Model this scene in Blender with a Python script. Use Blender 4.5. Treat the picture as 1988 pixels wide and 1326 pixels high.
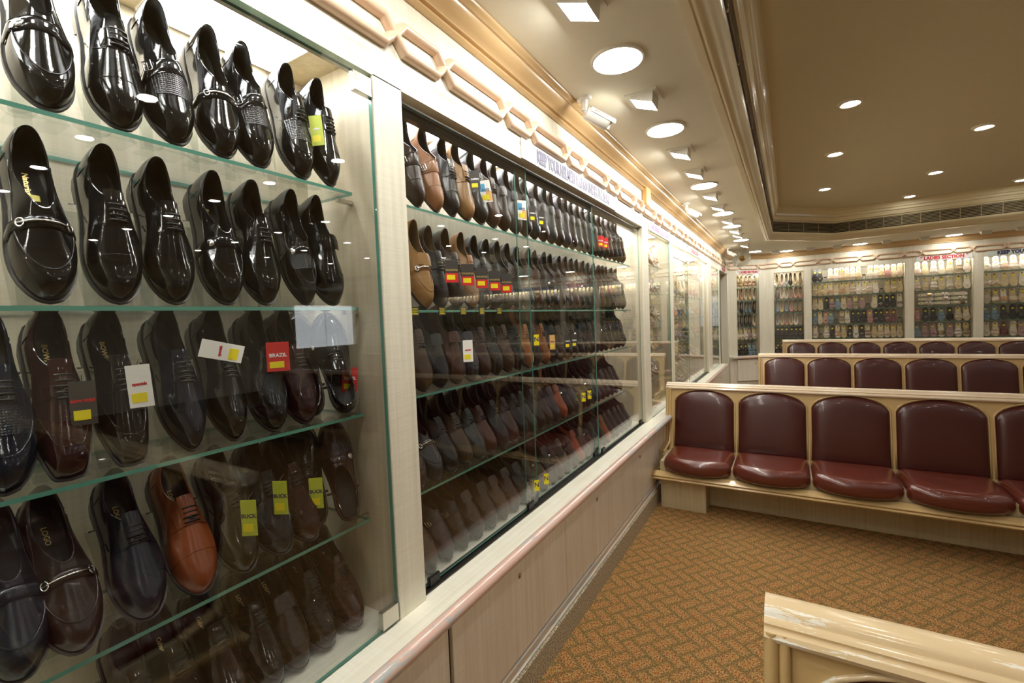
import bpy, bmesh, math, random
from mathutils import Vector, Matrix
from mathutils.bvhtree import BVHTree
random.seed(7)
S = bpy.context.scene
for o in list(bpy.data.objects): bpy.data.objects.remove(o)
C = bpy.data.collections.new('shop'); S.collection.children.link(C)
pi = math.pi; sin = math.sin; cos = math.cos
# ---------------------------------------------------------------- camera
yaw, pit, rol = -0.543791, -0.0461304, -0.0397262
fw = Vector((sin(yaw)*cos(pit), cos(yaw)*cos(pit), sin(pit)))
rt = Vector((cos(yaw), -sin(yaw), 0)); up = rt.cross(fw)
r2 = rt*cos(rol)+up*sin(rol); u2 = -rt*sin(rol)+up*cos(rol)
cd = bpy.data.cameras.new('camera'); cam = bpy.data.objects.new('camera', cd); C.objects.link(cam)
cd.sensor_width = 36; cd.lens = 16.133; cd.clip_start = .02; cd.clip_end = 200
M = Matrix((r2, u2, -fw)).transposed().to_4x4(); M.translation = Vector((0, 0, 1.5)); cam.matrix_world = M
S.camera = cam
# ---------------------------------------------------------------- world, exposure
w = bpy.data.worlds.new('daylight'); S.world = w; w.use_nodes = True
bg = w.node_tree.nodes['Background']; bg.inputs[0].default_value = (.93, .96, 1, 1); bg.inputs[1].default_value = 1.5
S.view_settings.view_transform = 'Standard'; S.view_settings.look = 'None'
S.view_settings.gamma = 1; S.view_settings.use_curve_mapping = False
S.view_settings.exposure = 1.5
try:
    S.cycles.transparent_max_bounces = 32; S.cycles.max_bounces = 8
    S.cycles.diffuse_bounces = 4; S.cycles.glossy_bounces = 4
    S.cycles.sample_clamp_indirect = 6; S.cycles.caustics_reflective = False; S.cycles.caustics_refractive = False
except Exception: pass
E_DISC, E_FLOOD, E_DOWN, E_CASE, E_BACK = 16.0, 50.0, 30.0, 8.0, 7.0
LIGHT = (1.0, .97, .89)
# ---------------------------------------------------------------- material helpers
def mat(name):
    m = bpy.data.materials.new(name); m.use_nodes = True; nt = m.node_tree; nt.nodes.clear()
    out = nt.nodes.new('ShaderNodeOutputMaterial'); return m, nt, out
class NT:
    def __init__(s, nt): s.nt = nt
    def n(s, t, **k):
        x = s.nt.nodes.new(t)
        for a, b in k.items(): setattr(x, a, b)
        return x
    def l(s, a, b): s.nt.links.new(a, b)
    def math(s, op, a, b=None, c=None):
        x = s.n('ShaderNodeMath', operation=op)
        for i, v in enumerate((a, b, c)):
            if v is None: continue
            if isinstance(v, (int, float)): x.inputs[i].default_value = v
            else: s.l(v, x.inputs[i])
        return x.outputs[0]
    def mix(s, fac, a, b, mode='MIX'):
        x = s.n('ShaderNodeMix', data_type='RGBA', blend_type=mode)
        if isinstance(fac, (int, float)): x.inputs[0].default_value = fac
        else: s.l(fac, x.inputs[0])
        for i, v in ((6, a), (7, b)):
            if isinstance(v, tuple): x.inputs[i].default_value = v if len(v) == 4 else v+(1,)
            else: s.l(v, x.inputs[i])
        return x.outputs[2]
    def pr(s, **k):
        b = s.n('ShaderNodeBsdfPrincipled')
        for a, v in k.items():
            i = b.inputs[a.replace('_', ' ')]
            if isinstance(v, (int, float)): i.default_value = v
            elif isinstance(v, tuple): i.default_value = v+(1,) if len(v) == 3 else v
            else: s.l(v, i)
        return b
    def noise(s, vec, scale, detail=3, rough=.5, sc=None):
        x = s.n('ShaderNodeTexNoise'); x.inputs['Scale'].default_value = scale
        x.inputs['Detail'].default_value = detail; x.inputs['Roughness'].default_value = rough
        if sc:
            mp = s.n('ShaderNodeMapping'); mp.inputs['Scale'].default_value = sc; s.l(vec, mp.inputs[0]); vec = mp.outputs[0]
        s.l(vec, x.inputs['Vector']); return x.outputs['Fac']
    def ramp(s, fac, stops):
        x = s.n('ShaderNodeValToRGB'); e = x.color_ramp.elements
        while len(e) < len(stops): e.new(.5)
        for i, (p, c) in enumerate(stops):
            e[i].position = p; e[i].color = c+(1,) if len(c) == 3 else c
        s.l(fac, x.inputs[0]); return x.outputs[0]
    def bump(s, h, st=.3, d=.001):
        x = s.n('ShaderNodeBump'); x.inputs['Strength'].default_value = st; x.inputs['Distance'].default_value = d
        s.l(h, x.inputs['Height']); return x.outputs[0]
    def obj(s): return s.n('ShaderNodeTexCoord').outputs['Object']
    def pos(s): return s.n('ShaderNodeNewGeometry').outputs['Position']
def plain(name, col, rough=.5, metal=0., coat=0., bump=None, spec=.5):
    m, nt, out = mat(name); T = NT(nt)
    v = T.noise(T.obj(), 30, 2)
    c = T.mix(T.math('MULTIPLY', v, .18), col, tuple(x*.7 for x in col))
    b = T.pr(Base_Color=c, Roughness=rough, Metallic=metal, Coat_Weight=coat, Coat_Roughness=.06, Specular_IOR_Level=spec)
    if bump:
        b2 = T.bump(T.noise(T.obj(), bump, 3), .25, .001); T.l(b2, b.inputs['Normal'])
    T.l(b.outputs[0], out.inputs[0]); return m
def emit(name, col, st):
    m, nt, out = mat(name); T = NT(nt); e = T.n('ShaderNodeEmission')
    e.inputs[0].default_value = col+(1,); e.inputs[1].default_value = st; T.l(e.outputs[0], out.inputs[0]); return m
def laminate(name, ca, cb, horiz=False, rough=.35):
    m, nt, out = mat(name); T = NT(nt); p = T.pos()
    a = T.noise(p, 1, 4, .6, sc=(60, 60, 1.6)); b = T.noise(p, 1, 2, .5, sc=(12, 12, 260)); c = T.noise(p, 1, 2, .5, sc=(8, 8, .5))
    if horiz: a = T.noise(p, 1, 4, .6, sc=(70, 1.5, 70)); b = T.noise(p, 1, 2, .5, sc=(12, 260, 12))
    f = T.math('ADD', T.math('MULTIPLY', a, .55), T.math('ADD', T.math('MULTIPLY', b, .25), T.math('MULTIPLY', c, .3)))
    col = T.ramp(f, [(.36, cb), (.66, ca)])
    x = T.pr(Base_Color=col, Roughness=rough, Normal=T.bump(f, .15, .0006)); T.l(x.outputs[0], out.inputs[0]); return m
def glass(name, tint, edge=None, base=.04):
    m, nt, out = mat(name); T = NT(nt); g = T.n('ShaderNodeNewGeometry')
    d = T.n('ShaderNodeVectorMath', operation='DOT_PRODUCT'); T.l(g.outputs['Incoming'], d.inputs[0]); T.l(g.outputs['Normal'], d.inputs[1])
    c = T.math('ABSOLUTE', d.outputs['Value']); k = T.math('POWER', T.math('SUBTRACT', 1, c), 5)
    F = T.math('ADD', base, T.math('MULTIPLY', k, 1-base))
    t = T.n('ShaderNodeBsdfTransparent'); t.inputs[0].default_value = tint+(1,)
    q = T.n('ShaderNodeBsdfGlossy'); q.inputs['Roughness'].default_value = 0.0; q.inputs[0].default_value = (1, 1, 1, 1)
    x = T.n('ShaderNodeMixShader'); T.l(F, x.inputs[0]); T.l(t.outputs[0], x.inputs[1]); T.l(q.outputs[0], x.inputs[2])
    T.l(x.outputs[0], out.inputs[0]); return m
def objcol(name, kind='smooth'):
    """leather, colour and gloss taken from the object's own colour (alpha = roughness)"""
    m, nt, out = mat(name); T = NT(nt); oi = T.n('ShaderNodeObjectInfo'); p = T.obj()
    n1 = T.noise(p, 14, 3); col = T.mix(T.math('MULTIPLY', n1, .5), oi.outputs['Color'], T.mix(.5, oi.outputs['Color'], (0, 0, 0)))
    ro = oi.outputs['Alpha']
    if kind == 'smooth': h = T.noise(p, 260, 2); st = .06
    elif kind == 'snake':
        v = T.n('ShaderNodeTexVoronoi', feature='DISTANCE_TO_EDGE'); v.inputs['Scale'].default_value = 150
        T.l(p, v.inputs['Vector']); h = T.math('MINIMUM', T.math('MULTIPLY', v.outputs['Distance'], 6), 1); st = .8
    elif kind == 'weave':
        w1 = T.n('ShaderNodeTexWave', bands_direction='X'); w1.inputs['Scale'].default_value = 75; T.l(p, w1.inputs['Vector'])
        w2 = T.n('ShaderNodeTexWave', bands_direction='Y'); w2.inputs['Scale'].default_value = 75; T.l(p, w2.inputs['Vector'])
        h = T.math('MULTIPLY', w1.outputs['Fac'], w2.outputs['Fac']); st = .8
    elif kind == 'glitter':
        v = T.n('ShaderNodeTexVoronoi'); v.inputs['Scale'].default_value = 220; T.l(p, v.inputs['Vector']); h = v.outputs['Distance']; st = 1.0
    b = T.pr(Base_Color=col, Roughness=ro, Normal=T.bump(h, st, .0012))
    if kind == 'glitter': b.inputs['Metallic'].default_value = .7
    T.l(b.outputs[0], out.inputs[0]); return m
def carpet():
    m, nt, out = mat('herringbone carpet'); T = NT(nt); p = T.pos()
    mp = T.n('ShaderNodeMapping'); mp.inputs['Rotation'].default_value = (0, 0, math.radians(38)); mp.inputs['Scale'].default_value = (16.5, 16.5, 16.5)
    wob = T.n('ShaderNodeTexNoise'); wob.inputs['Scale'].default_value = 40; T.l(p, wob.inputs['Vector'])
    vm = T.n('ShaderNodeVectorMath', operation='MULTIPLY_ADD'); T.l(wob.outputs['Color'], vm.inputs[0]); vm.inputs[1].default_value = (.012,)*3; T.l(p, vm.inputs[2])
    T.l(vm.outputs[0], mp.inputs[0])
    s = T.n('ShaderNodeSeparateXYZ'); T.l(mp.outputs[0], s.inputs[0])
    fx = T.math('FRACT', s.outputs[0]); fy = T.math('FRACT', s.outputs[1]); ix = T.math('FLOOR', s.outputs[0]); iy = T.math('FLOOR', s.outputs[1])
    d = T.math('FLOORED_MODULO', T.math('SUBTRACT', ix, iy), 4)
    eq = lambda v: T.math('COMPARE', d, float(v), .2)
    gx = T.math('SUBTRACT', 1, fx); gy = T.math('SUBTRACT', 1, fy)
    mn = lambda a, b: T.math('MINIMUM', a, b)
    e0 = mn(fx, mn(fy, gy)); e1 = mn(gx, mn(fy, gy)); e3 = mn(fy, mn(fx, gx)); e2 = mn(gy, mn(fx, gx))
    e = None
    for v, q in ((0, e0), (1, e1), (2, e2), (3, e3)):
        t = T.math('MULTIPLY', eq(v), q); e = t if e is None else T.math('ADD', e, t)
    speck = T.noise(p, 150, 2, .6); sp2 = T.noise(p, 300, 2, .6); big = T.noise(p, 14, 3)
    c = T.ramp(speck, [(.36, (.15, .012, .010)), (.44, (.26, .035, .018)), (.485, (.36, .12, .022)), (.52, (.40, .21, .04)), (.56, (.34, .27, .10)), (.63, (.36, .28, .18))])
    c = T.mix(T.math('MULTIPLY', T.math('MULTIPLY', sp2, big), .5), c, (.30, .27, .11))
    line = T.ramp(T.math('ADD', e, T.math('MULTIPLY', T.math('SUBTRACT', speck, .5), .55)), [(.03, (1, 1, 1)), (.25, (0, 0, 0))])
    sh = T.mix(T.math('MULTIPLY', T.math('MULTIPLY', line, .80), T.math('ADD', .45, T.math('MULTIPLY', big, .8))), c, (.115, .085, .03))
    b = T.pr(Base_Color=sh, Roughness=.95, Specular_IOR_Level=.1, Normal=T.bump(T.math('ADD', speck, T.math('MULTIPLY', e, .5)), .5, .004))
    T.l(b.outputs[0], out.inputs[0]); return m
def granite():
    m, nt, out = mat('speckled granite'); T = NT(nt); p = T.pos()
    c = T.ramp(T.noise(p, 130, 3, .8), [(.38, (.10, .075, .05)), (.5, (.38, .32, .22)), (.6, (.66, .59, .44))])
    T.l(T.pr(Base_Color=c, Roughness=.4).outputs[0], out.inputs[0]); return m
def chipped(name, base, chip, amt=.62, sc=(40, 6, 40), rough=.22):
    m, nt, out = mat(name); T = NT(nt); p = T.pos()
    n = T.noise(p, 1, 6, .75, sc=sc); big = T.noise(p, 1.7, 2); f = T.math('ADD', T.math('MULTIPLY', n, .6), T.math('MULTIPLY', big, .4))
    k = T.ramp(f, [(amt, (0, 0, 0)), (amt+.012, (1, 1, 1))])
    c = T.mix(T.math('MULTIPLY', T.noise(p, 5, 3), .3), base, tuple(x*.75 for x in base))
    c = T.mix(k, c, chip)
    b = T.pr(Base_Color=c, Roughness=T.math('ADD', rough, T.math('MULTIPLY', k, .4)), Coat_Weight=.4, Coat_Roughness=.1)
    T.l(b.outputs[0], out.inputs[0]); return m
MA = dict(
    lam=laminate('cream laminate', (.82, .79, .67), (.66, .62, .49)),
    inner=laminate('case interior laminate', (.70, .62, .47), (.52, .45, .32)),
    lamh=laminate('cream laminate ledge', (.88, .86, .75), (.74, .71, .58), True),
    panel=laminate('cabinet laminate', (.93, .88, .79), (.76, .69, .59)),
    base=laminate('bench laminate', (.56, .47, .30), (.40, .32, .19)),
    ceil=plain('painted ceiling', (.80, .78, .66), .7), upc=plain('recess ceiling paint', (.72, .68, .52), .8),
    corn=chipped('tan lacquered cornice', (.62, .43, .22), (.66, .48, .27), .8, rough=.3),
    cove=chipped('cream cove moulding', (.76, .68, .46), (.66, .56, .34), .7, (60, 8, 60), .3),
    link=plain('peach lacquer moulding', (.72, .52, .37), .3, coat=.3),
    pink=chipped('pink lacquered edge', (.74, .50, .42), (.46, .49, .48), .535, (90, 14, 60)),
    strip=chipped('brushed skirting strip', (.78, .68, .58), (.55, .56, .54), .53, (90, 9, 60)),
    frame=chipped('tan lacquered bench frame', (.60, .42, .19), (.62, .45, .22), .8, (30, 30, 30), .25),
    rail=chipped('cream lacquered bench rail', (.76, .59, .36), (.84, .81, .72), .565, (5, 40, 30), .2),
    rail2=chipped('pale lacquered bench rail', (.72, .58, .42), (.70, .62, .50), .75, (10, 40, 30), .2),
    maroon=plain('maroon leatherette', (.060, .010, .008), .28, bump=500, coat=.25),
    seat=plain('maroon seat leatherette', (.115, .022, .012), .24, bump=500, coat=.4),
    granite=granite(), carpet=carpet(), dark=plain('dark brown gap', (.035, .02, .012), .6),
    track=plain('dark aluminium track', (.07, .065, .06), .35, .8), steel=plain('brushed steel', (.62, .60, .54), .3, 1.),
    white=plain('white plastic', (.80, .80, .76), .4), offw=plain('ivory plastic', (.88, .86, .74), .35, coat=.3),
    black=plain('black rubber', (.012, .012, .012), .5), sole=plain('dark shoe sole', (.014, .012, .011), .35),
    lining=plain('black leather lining', (.018, .017, .017), .45), tanlin=plain('tan leather lining', (.24, .17, .10), .5),
    lace=plain('waxed black lace', (.01, .01, .01), .4), gold=plain('polished gold metal', (.75, .55, .22), .2, 1.), chrome=plain('polished chrome', (.75, .75, .75), .12, 1.),
    gink=plain('gold foil print', (.65, .5, .2), .35, .6), wink=plain('white print', (.85, .85, .85), .5),
    yellow=plain('yellow sticker', (.85, .72, .02), .4), red=plain('red card', (.62, .03, .03), .4), lime=plain('lime card', (.50, .58, .05), .4),
    kraft=plain('dark printed card', (.05, .045, .04), .5), blue=plain('blue card', (.10, .42, .70), .4),
    signw=plain('white sign board', (.86, .86, .84), .35), signb=plain('pale green sign board', (.74, .84, .80), .35), navy=plain('navy vinyl letters', (.035, .03, .12), .4),
    redv=plain('red vinyl letters', (.55, .03, .04), .4), pinkv=plain('magenta vinyl letters', (.66, .06, .25), .4), orange=plain('orange plastic', (.70, .42, .16), .4),
    glass=glass('clear glass pane', (.985, .992, .985)), shelf=glass('clear shelf glass', (.972, .986, .978), base=.05), acry=glass('clear acrylic', (.93, .95, .94), base=.07),
    edge=plain('green glass edge', (.10, .30, .235), .12, coat=.6), stripe=plain('inner grille shade', (.03, .022, .015), .8), slat=plain('tan grille slat', (.42, .33, .19), .4),
    disc=emit('lit opal disc', LIGHT, E_DISC), flood=emit('lit flood lens', (1, .97, .90), E_FLOOD), down=emit('lit downlight lens', (1, .97, .90), E_DOWN),
    case=emit('lit case panel', (.98, .99, 1.0), E_CASE), backp=emit('lit case strip', (1, .98, .92), E_BACK),
    leather=objcol('shoe leather'), snake=objcol('shoe leather scaled', 'snake'), weave=objcol('shoe leather woven', 'weave'), glit=objcol('sequinned upper', 'glitter'),
    concrete=plain('pavement', (.35, .34, .32), .8))
# ---------------------------------------------------------------- mesh helpers
class MB:
    def __init__(s): s.v = []; s.f = []; s.m = []
    def add(s, vs, fs, mi=0):
        k = len(s.v); s.v += [tuple(v) for v in vs]; s.f += [tuple(i+k for i in f) for f in fs]; s.m += [mi]*len(fs); return s
    def box(s, a, b, mi=0, side=None):
        (x0, y0, z0), (x1, y1, z1) = a, b
        vs = [(x0, y0, z0), (x1, y0, z0), (x1, y1, z0), (x0, y1, z0), (x0, y0, z1), (x1, y0, z1), (x1, y1, z1), (x0, y1, z1)]
        fs = [(0, 3, 2, 1), (4, 5, 6, 7), (0, 1, 5, 4), (2, 3, 7, 6), (1, 2, 6, 5), (3, 0, 4, 7)]
        k = len(s.f); s.add(vs, fs, mi)
        if side is not None:      # side = axis whose two faces keep mi; the others become edge material 1
            keep = {'z': (0, 1), 'y': (2, 3), 'x': (4, 5)}[side]
            for i in range(6): s.m[k+i] = mi if i in keep else 1
        return s
    def tube(s, pts, r, n=8, closed=False, mi=0, cap=True):
        pts = [Vector(p) for p in pts]; N = len(pts); rings = []; prev = None
        for i, p in enumerate(pts):
            a = pts[(i-1) % N] if closed or i > 0 else pts[i]; b = pts[(i+1) % N] if closed or i < N-1 else pts[i]
            t = (b-a); t = t.normalized() if t.length > 1e-9 else Vector((1, 0, 0))
            if prev is None:
                ref = Vector((0, 0, 1)) if abs(t.z) < .9 else Vector((1, 0, 0)); u = t.cross(ref).normalized()
            else: u = (prev-t*prev.dot(t)).normalized()
            prev = u; v = t.cross(u); rr = r[i] if isinstance(r, (list, tuple)) else r
            rings.append([p+(u*cos(2*pi*j/n)+v*sin(2*pi*j/n))*rr for j in range(n)])
        vs = [q for R_ in rings for q in R_]; fs = []
        for i in range(N if closed else N-1):
            for j in range(n):
                fs.append((i*n+j, i*n+(j+1) % n, ((i+1) % N)*n+(j+1) % n, ((i+1) % N)*n+j))
        if cap and not closed: fs += [tuple(range(n))[::-1], tuple((N-1)*n+j for j in range(n))]
        return s.add(vs, fs, mi)
    def lathe(s, prof, o, ax='z', n=24, mi=0):
        vs = []; fs = []; o = Vector(o)
        A = Vector(ax) if not isinstance(ax, str) else {'z': Vector((0, 0, 1)), 'x': Vector((1, 0, 0)), 'y': Vector((0, 1, 0))}[ax]
        A.normalize(); ref = Vector((0, 0, 1)) if abs(A.z) < .9 else Vector((1, 0, 0)); U = A.cross(ref).normalized(); V = A.cross(U)
        for (r, h) in prof:
            for j in range(n): vs.append(o+A*h+(U*cos(2*pi*j/n)+V*sin(2*pi*j/n))*max(r, 1e-5))
        for i in range(len(prof)-1):
            for j in range(n): fs.append((i*n+j, i*n+(j+1) % n, (i+1)*n+(j+1) % n, (i+1)*n+j))
        return s.add(vs, fs, mi)
    def grid(s, rows, closed=False, mi=0):
        n = len(rows[0]); vs = [p for r in rows for p in r]; fs = []
        for i in range(len(rows)-1):
            for j in range(n if closed else n-1):
                fs.append((i*n+j, i*n+(j+1) % n, (i+1)*n+(j+1) % n, (i+1)*n+j))
        return s.add(vs, fs, mi)
    def sweep(s, path, prof, mi=0, closedprof=False, caps=False):
        """profile of (d, z) swept along a plan path; d is measured to the right of the travel direction, mitred"""
        P = [Vector((p[0], p[1])) for p in path]; rows = []
        for i, p in enumerate(P):
            ds = []
            if i > 0: ds.append((P[i]-P[i-1]).normalized())
            if i < len(P)-1: ds.append((P[i+1]-P[i]).normalized())
            ns = [Vector((d.y, -d.x)) for d in ds]; nn = sum(ns, Vector((0, 0))).normalized(); k = 1/max(.3, nn.dot(ns[0]))
            rows.append([(p.x+nn.x*d*k, p.y+nn.y*d*k, z) for d, z in prof])
        s.grid(rows, closedprof, mi)
        if caps:
            k = len(prof); b = len(s.v)-k*len(P); s.f += [tuple(b+i for i in range(k)), tuple(b+k*(len(P)-1)+i for i in range(k))[::-1]]; s.m += [mi]*2
        return s
    def mesh(s, name, mats, smooth=False, bevel=0):
        me = bpy.data.meshes.new(name); me.from_pydata(s.v, [], s.f); 
        for m in mats: me.materials.append(m)
        if len(mats) > 1: me.polygons.foreach_set('material_index', s.m)
        bm = bmesh.new(); bm.from_mesh(me); bmesh.ops.remove_doubles(bm, verts=bm.verts, dist=1e-6); bmesh.ops.recalc_face_normals(bm, faces=bm.faces)
        if bevel:
            es = [e for e in bm.edges if len(e.link_faces) == 2 and e.calc_face_angle(0) > .5]
            bmesh.ops.bevel(bm, geom=es, offset=bevel, segments=2, affect='EDGES', clamp_overlap=True)
        bm.to_mesh(me); bm.free()
        if smooth:
            me.polygons.foreach_set('use_smooth', [True]*len(me.polygons))
            if smooth == 'auto':
                try: me.set_sharp_from_angle(angle=.7)
                except Exception: pass
        me.update(); return me
def ob(name, mb, mats, parent=None, smooth=False, bevel=0, loc=None, rz=0):
    if isinstance(mats, str): mats = [mats]
    me = mb.mesh(name, [MA[m] for m in mats], smooth, bevel) if isinstance(mb, MB) else mb
    o = bpy.data.objects.new(name, me); C.objects.link(o)
    if parent: o.parent = parent
    if loc: o.location = loc
    o.rotation_euler.z = rz
    return o
def tag(o, label=None, cat=None, group=None, kind=None):
    if label: o['label'] = label
    if cat: o['category'] = cat
    if group: o['group'] = group
    if kind: o['kind'] = kind
    return o
def empty(name, loc=(0, 0, 0), rz=0):
    o = bpy.data.objects.new(name, None); C.objects.link(o); o.location = loc; o.rotation_euler.z = rz; o.empty_display_size = .05; return o
def struct(name, mb, mats, smooth=False, bevel=0, label=None): 
    o = ob(name, mb, mats, None, smooth, bevel); o['kind'] = 'structure'
    if label: o['label'] = label
    return o
def text(name, body, size, mat_, parent, matrix, ext=.001, bold=.0, ax='CENTER', sx=1.):
    key = (body, size, mat_, bold, sx, ext, ax)
    if key not in TX:
        cu = bpy.data.curves.new(name, 'FONT'); cu.body = body; cu.size = size; cu.extrude = ext; cu.offset = bold; cu.align_x = ax; cu.align_y = 'CENTER'
        cu.resolution_u = 2
        t = bpy.data.objects.new('tmp', cu); C.objects.link(t); bpy.context.view_layer.update()
        dg = bpy.context.evaluated_depsgraph_get(); me = bpy.data.meshes.new_from_object(t.evaluated_get(dg)); bpy.data.objects.remove(t)
        me.transform(Matrix.Diagonal((sx, 1, 1, 1))); me.materials.clear(); me.materials.append(MA[mat_]); TX[key] = me
    o = bpy.data.objects.new(name, TX[key]); C.objects.link(o); o.parent = parent; o.matrix_local = matrix; return o
TX = {}
def frame3(o, x, y, z):
    m = Matrix((Vector(x), Vector(y), Vector(z))).transposed().to_4x4(); m.translation = Vector(o); return m
ORD = ['first', 'second', 'third', 'fourth', 'fifth', 'sixth', 'seventh', 'eighth', 'ninth', 'tenth', 'eleventh', 'twelfth', 'thirteenth', 'fourteenth', 'fifteenth', 'sixteenth', 'seventeenth',
       'eighteenth', 'nineteenth', 'twentieth', 'twenty-first', 'twenty-second', 'twenty-third', 'twenty-fourth', 'twenty-fifth', 'twenty-sixth', 'twenty-seventh', 'twenty-eighth', 'twenty-ninth', 'thirtieth']
# ================================================================ ROOM SHELL
XW = -.968           # face plane of the left wall
WALL = [(XW, -2), (XW, 9.5), (-.36, 9.95), (3.2, 9.93), (9.6, 9.9)]
struct('floor', MB().box((-2.6, -2.1, -.06), (9.7, 11, 0)), 'carpet', label='orange and olive herringbone carpet')
Lo = [(-.32, -2), (-.29, 7.9), (.588, 8.9), (2.61, 8.62), (8.6, 8.0), (8.6, -2)]
Li = [(-.10, -2), (-.10, 7.65), (.59, 8.42), (2.6, 8.40), (8.35, 7.75), (8.35, -2)]
Rm = [(XW-.3, -2), (XW-.3, 10.1), (-.36, 10.1), (3.2, 10.1), (9.7, 10.1), (9.7, -2)]
cb = MB()
for i in range(5):
    cb.add([(*Rm[i], 2.551), (*Rm[i+1], 2.551), (*Lo[i+1], 2.551), (*Lo[i], 2.551)], [(0, 1, 2, 3)])
for i in range(5):
    cb.add([(*Rm[i], 2.60), (*Rm[i+1], 2.60), (*Lo[i+1], 2.60), (*Lo[i], 2.60)], [(0, 1, 2, 3)])
ceiling = struct('ceiling', cb, 'ceil', label='low beige ceiling border around the recess')
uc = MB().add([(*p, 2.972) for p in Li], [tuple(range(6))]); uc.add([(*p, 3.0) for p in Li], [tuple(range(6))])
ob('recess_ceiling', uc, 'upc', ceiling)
prof = [(0, 2.551), (0, 2.538), (.16, 2.538), (.18, 2.546), (.20, 2.546), (.205, 2.538), (.25, 2.536), (.32, 2.542), (.37, 2.556), (.41, 2.576), (.44, 2.580), (.47, 2.598), (.50, 2.604), (.53, 2.620), (.55, 2.638),
        (.51, 2.640), (.51, 2.782), (.56, 2.784), (.58, 2.800), (.64, 2.806), (.66, 2.822), (.70, 2.834), (.72, 2.852), (.78, 2.860), (.80, 2.886), (.86, 2.896), (.88, 2.915), (.93, 2.93), (.95, 2.95), (1.0, 2.972)]
rows = [[(a[0]+(b[0]-a[0])*t, a[1]+(b[1]-a[1])*t, z) for t, z in prof] for a, b in zip(Lo, Li)]
struct('trim_1', MB().grid(rows), 'cove', smooth='auto', label='stepped cream moulding round the ceiling recess')
# air grilles in the cove
def cpt(i, j, s, t, z):
    a = Vector(Lo[i]).lerp(Vector(Lo[j]), s); b = Vector(Li[i]).lerp(Vector(Li[j]), s); p = a.lerp(b, t); return (p.x, p.y, z)
for (i, j, lab, gn) in ((0, 1, 'long slatted air grille in the ceiling recess above the left wall', 22), (1, 2, 'short slatted air grille across the corner of the ceiling recess', 4), (2, 3, 'slatted air grille in the ceiling recess facing the room from the back', 10), (3, 4, 'slatted air grille at the right of the ceiling recess', 8)):
    g = empty('air_grille', cpt(i, j, .5, .6, 2.64)); gl = Vector(g.location); tag(g, lab, 'grille', 'air grilles of the ceiling recess')
    off = lambda p: tuple(Vector(p)-gl)
    ob('grille_back', MB().add([off(cpt(i, j, s, .525, z)) for s, z in ((0, 2.641), (1, 2.641), (1, 2.782), (0, 2.782))], [(0, 1, 2, 3)]), 'stripe', g)
    for k in range(7):
        z = 2.652+k*.0195
        ob('slat', MB().grid([[off(cpt(i, j, s, tt, zz)) for s in (0, 1)] for tt, zz in ((.565, z+.003), (.60, z-.003), (.60, z), (.565, z+.006))]), 'slat', g)
    for k in range(gn+1):
        s = k/gn; p = Vector(off(cpt(i, j, s, .578, 2.71)))
        ob('divider', MB().box((p.x-.004, p.y-.004, p.z-.071), (p.x+.004, p.y+.004, p.z+.071)), 'slat', g)
# cornice
cprof = [(0, 2.462), (.012, 2.462), (.020, 2.469), (.016, 2.479), (.016, 2.483), (.030, 2.484), (.033, 2.490), (.046, 2.497), (.062, 2.511), (.072, 2.524), (.073, 2.529), (.082, 2.529), (.086, 2.534), (.094, 2.538), (.100, 2.546), (.100, 2.5505), (0, 2.5505)]
struct('trim_2', MB().sweep(WALL, cprof), 'corn', smooth='auto', label='tan lacquered cornice between wall and ceiling')
# header boards (wall above the cases)
hb = MB().sweep(WALL[:2], [(0, 2.185), (0, 2.551), (-.045, 2.551), (-.045, 2.185)], closedprof=True, caps=True)
wall_left = struct('wall_left', hb, 'lam', label='cream laminate header above the left cases')
hb = MB().sweep(WALL[1:], [(0, 2.19), (0, 2.551), (-.02, 2.551), (-.02, 2.19)], closedprof=True, caps=True)
wall_back = struct('wall_back', hb, 'lam', label='cream laminate header above the back cases')
bk = MB().box((-1.36, -2.1, 0), (-1.29, 8.34, 2.6)); struct('wall_left', bk, 'lam', label='wall behind the left cases')
struct('wall_rear', MB().box((-1.36, -2.1, 0), (9.8, -2.0, 2.98)), 'lam')
# octagonal chain mouldings, each link a piece of its own
def link_mesh(L, h=.037, r=.0145):
    c = .038; pts = [(-L/2, 0), (-L/2+c, h), (L/2-c, h), (L/2, 0), (L/2-c, -h), (-L/2+c, -h)]
    b = MB(); P = [Vector((x, 0, z)) for x, z in pts]; P[0].x += .002; P[3].x -= .002
    n = 8; rings = []
    for i, p in enumerate(P):
        a = (p-P[i-1]).normalized(); c2 = (P[(i+1) % 6]-p).normalized(); na = Vector((a.z, 0, -a.x)); nc = Vector((c2.z, 0, -c2.x))
        m = (na+nc).normalized(); k = 1/max(.4, m.dot(na))
        rings.append([p+m*(-cos(pi*j/(n-1))*r*k)+Vector((0, -sin(pi*j/(n-1))*r*1.7, 0)) for j in range(n)])
    rings.append(rings[0]); b.grid(rings); return b.mesh('chain_link', [MA['link']], 'auto')
lk_s, lk_l = link_mesh(.222), link_mesh(.375)
def chain(parent, a, b, z, start, flip=0):
    a = Vector((*a, 0)); b = Vector((*b, 0)); d = (b-a).normalized(); ang = math.atan2(d.y, d.x); L = (b-a).length; t = start; k = flip
    while t < L:
        w_ = (.222, .375)[k % 2]
        if t+w_/2 > 0 and t+w_ < L+.1:
            p = a+d*(t+w_/2); o = ob('chain_link', (lk_s, lk_l)[k % 2], [], parent); o.location = (p.x, p.y, z); o.rotation_euler.z = ang+ (pi if False else 0)
        t += w_; k += 1
# local -y of the link must face the room: travel so that room lies to the right
chain(wall_left, (XW+.001, -2), (XW+.001, 9.5), 2.33, 1.001+2-.597*5)
chain(wall_back, (XW, 9.5), (-.36, 9.95), 2.32, .0); chain(wall_back, (-.36, 9.949), (9.6, 9.899), 2.33, .219-.597)
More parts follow.
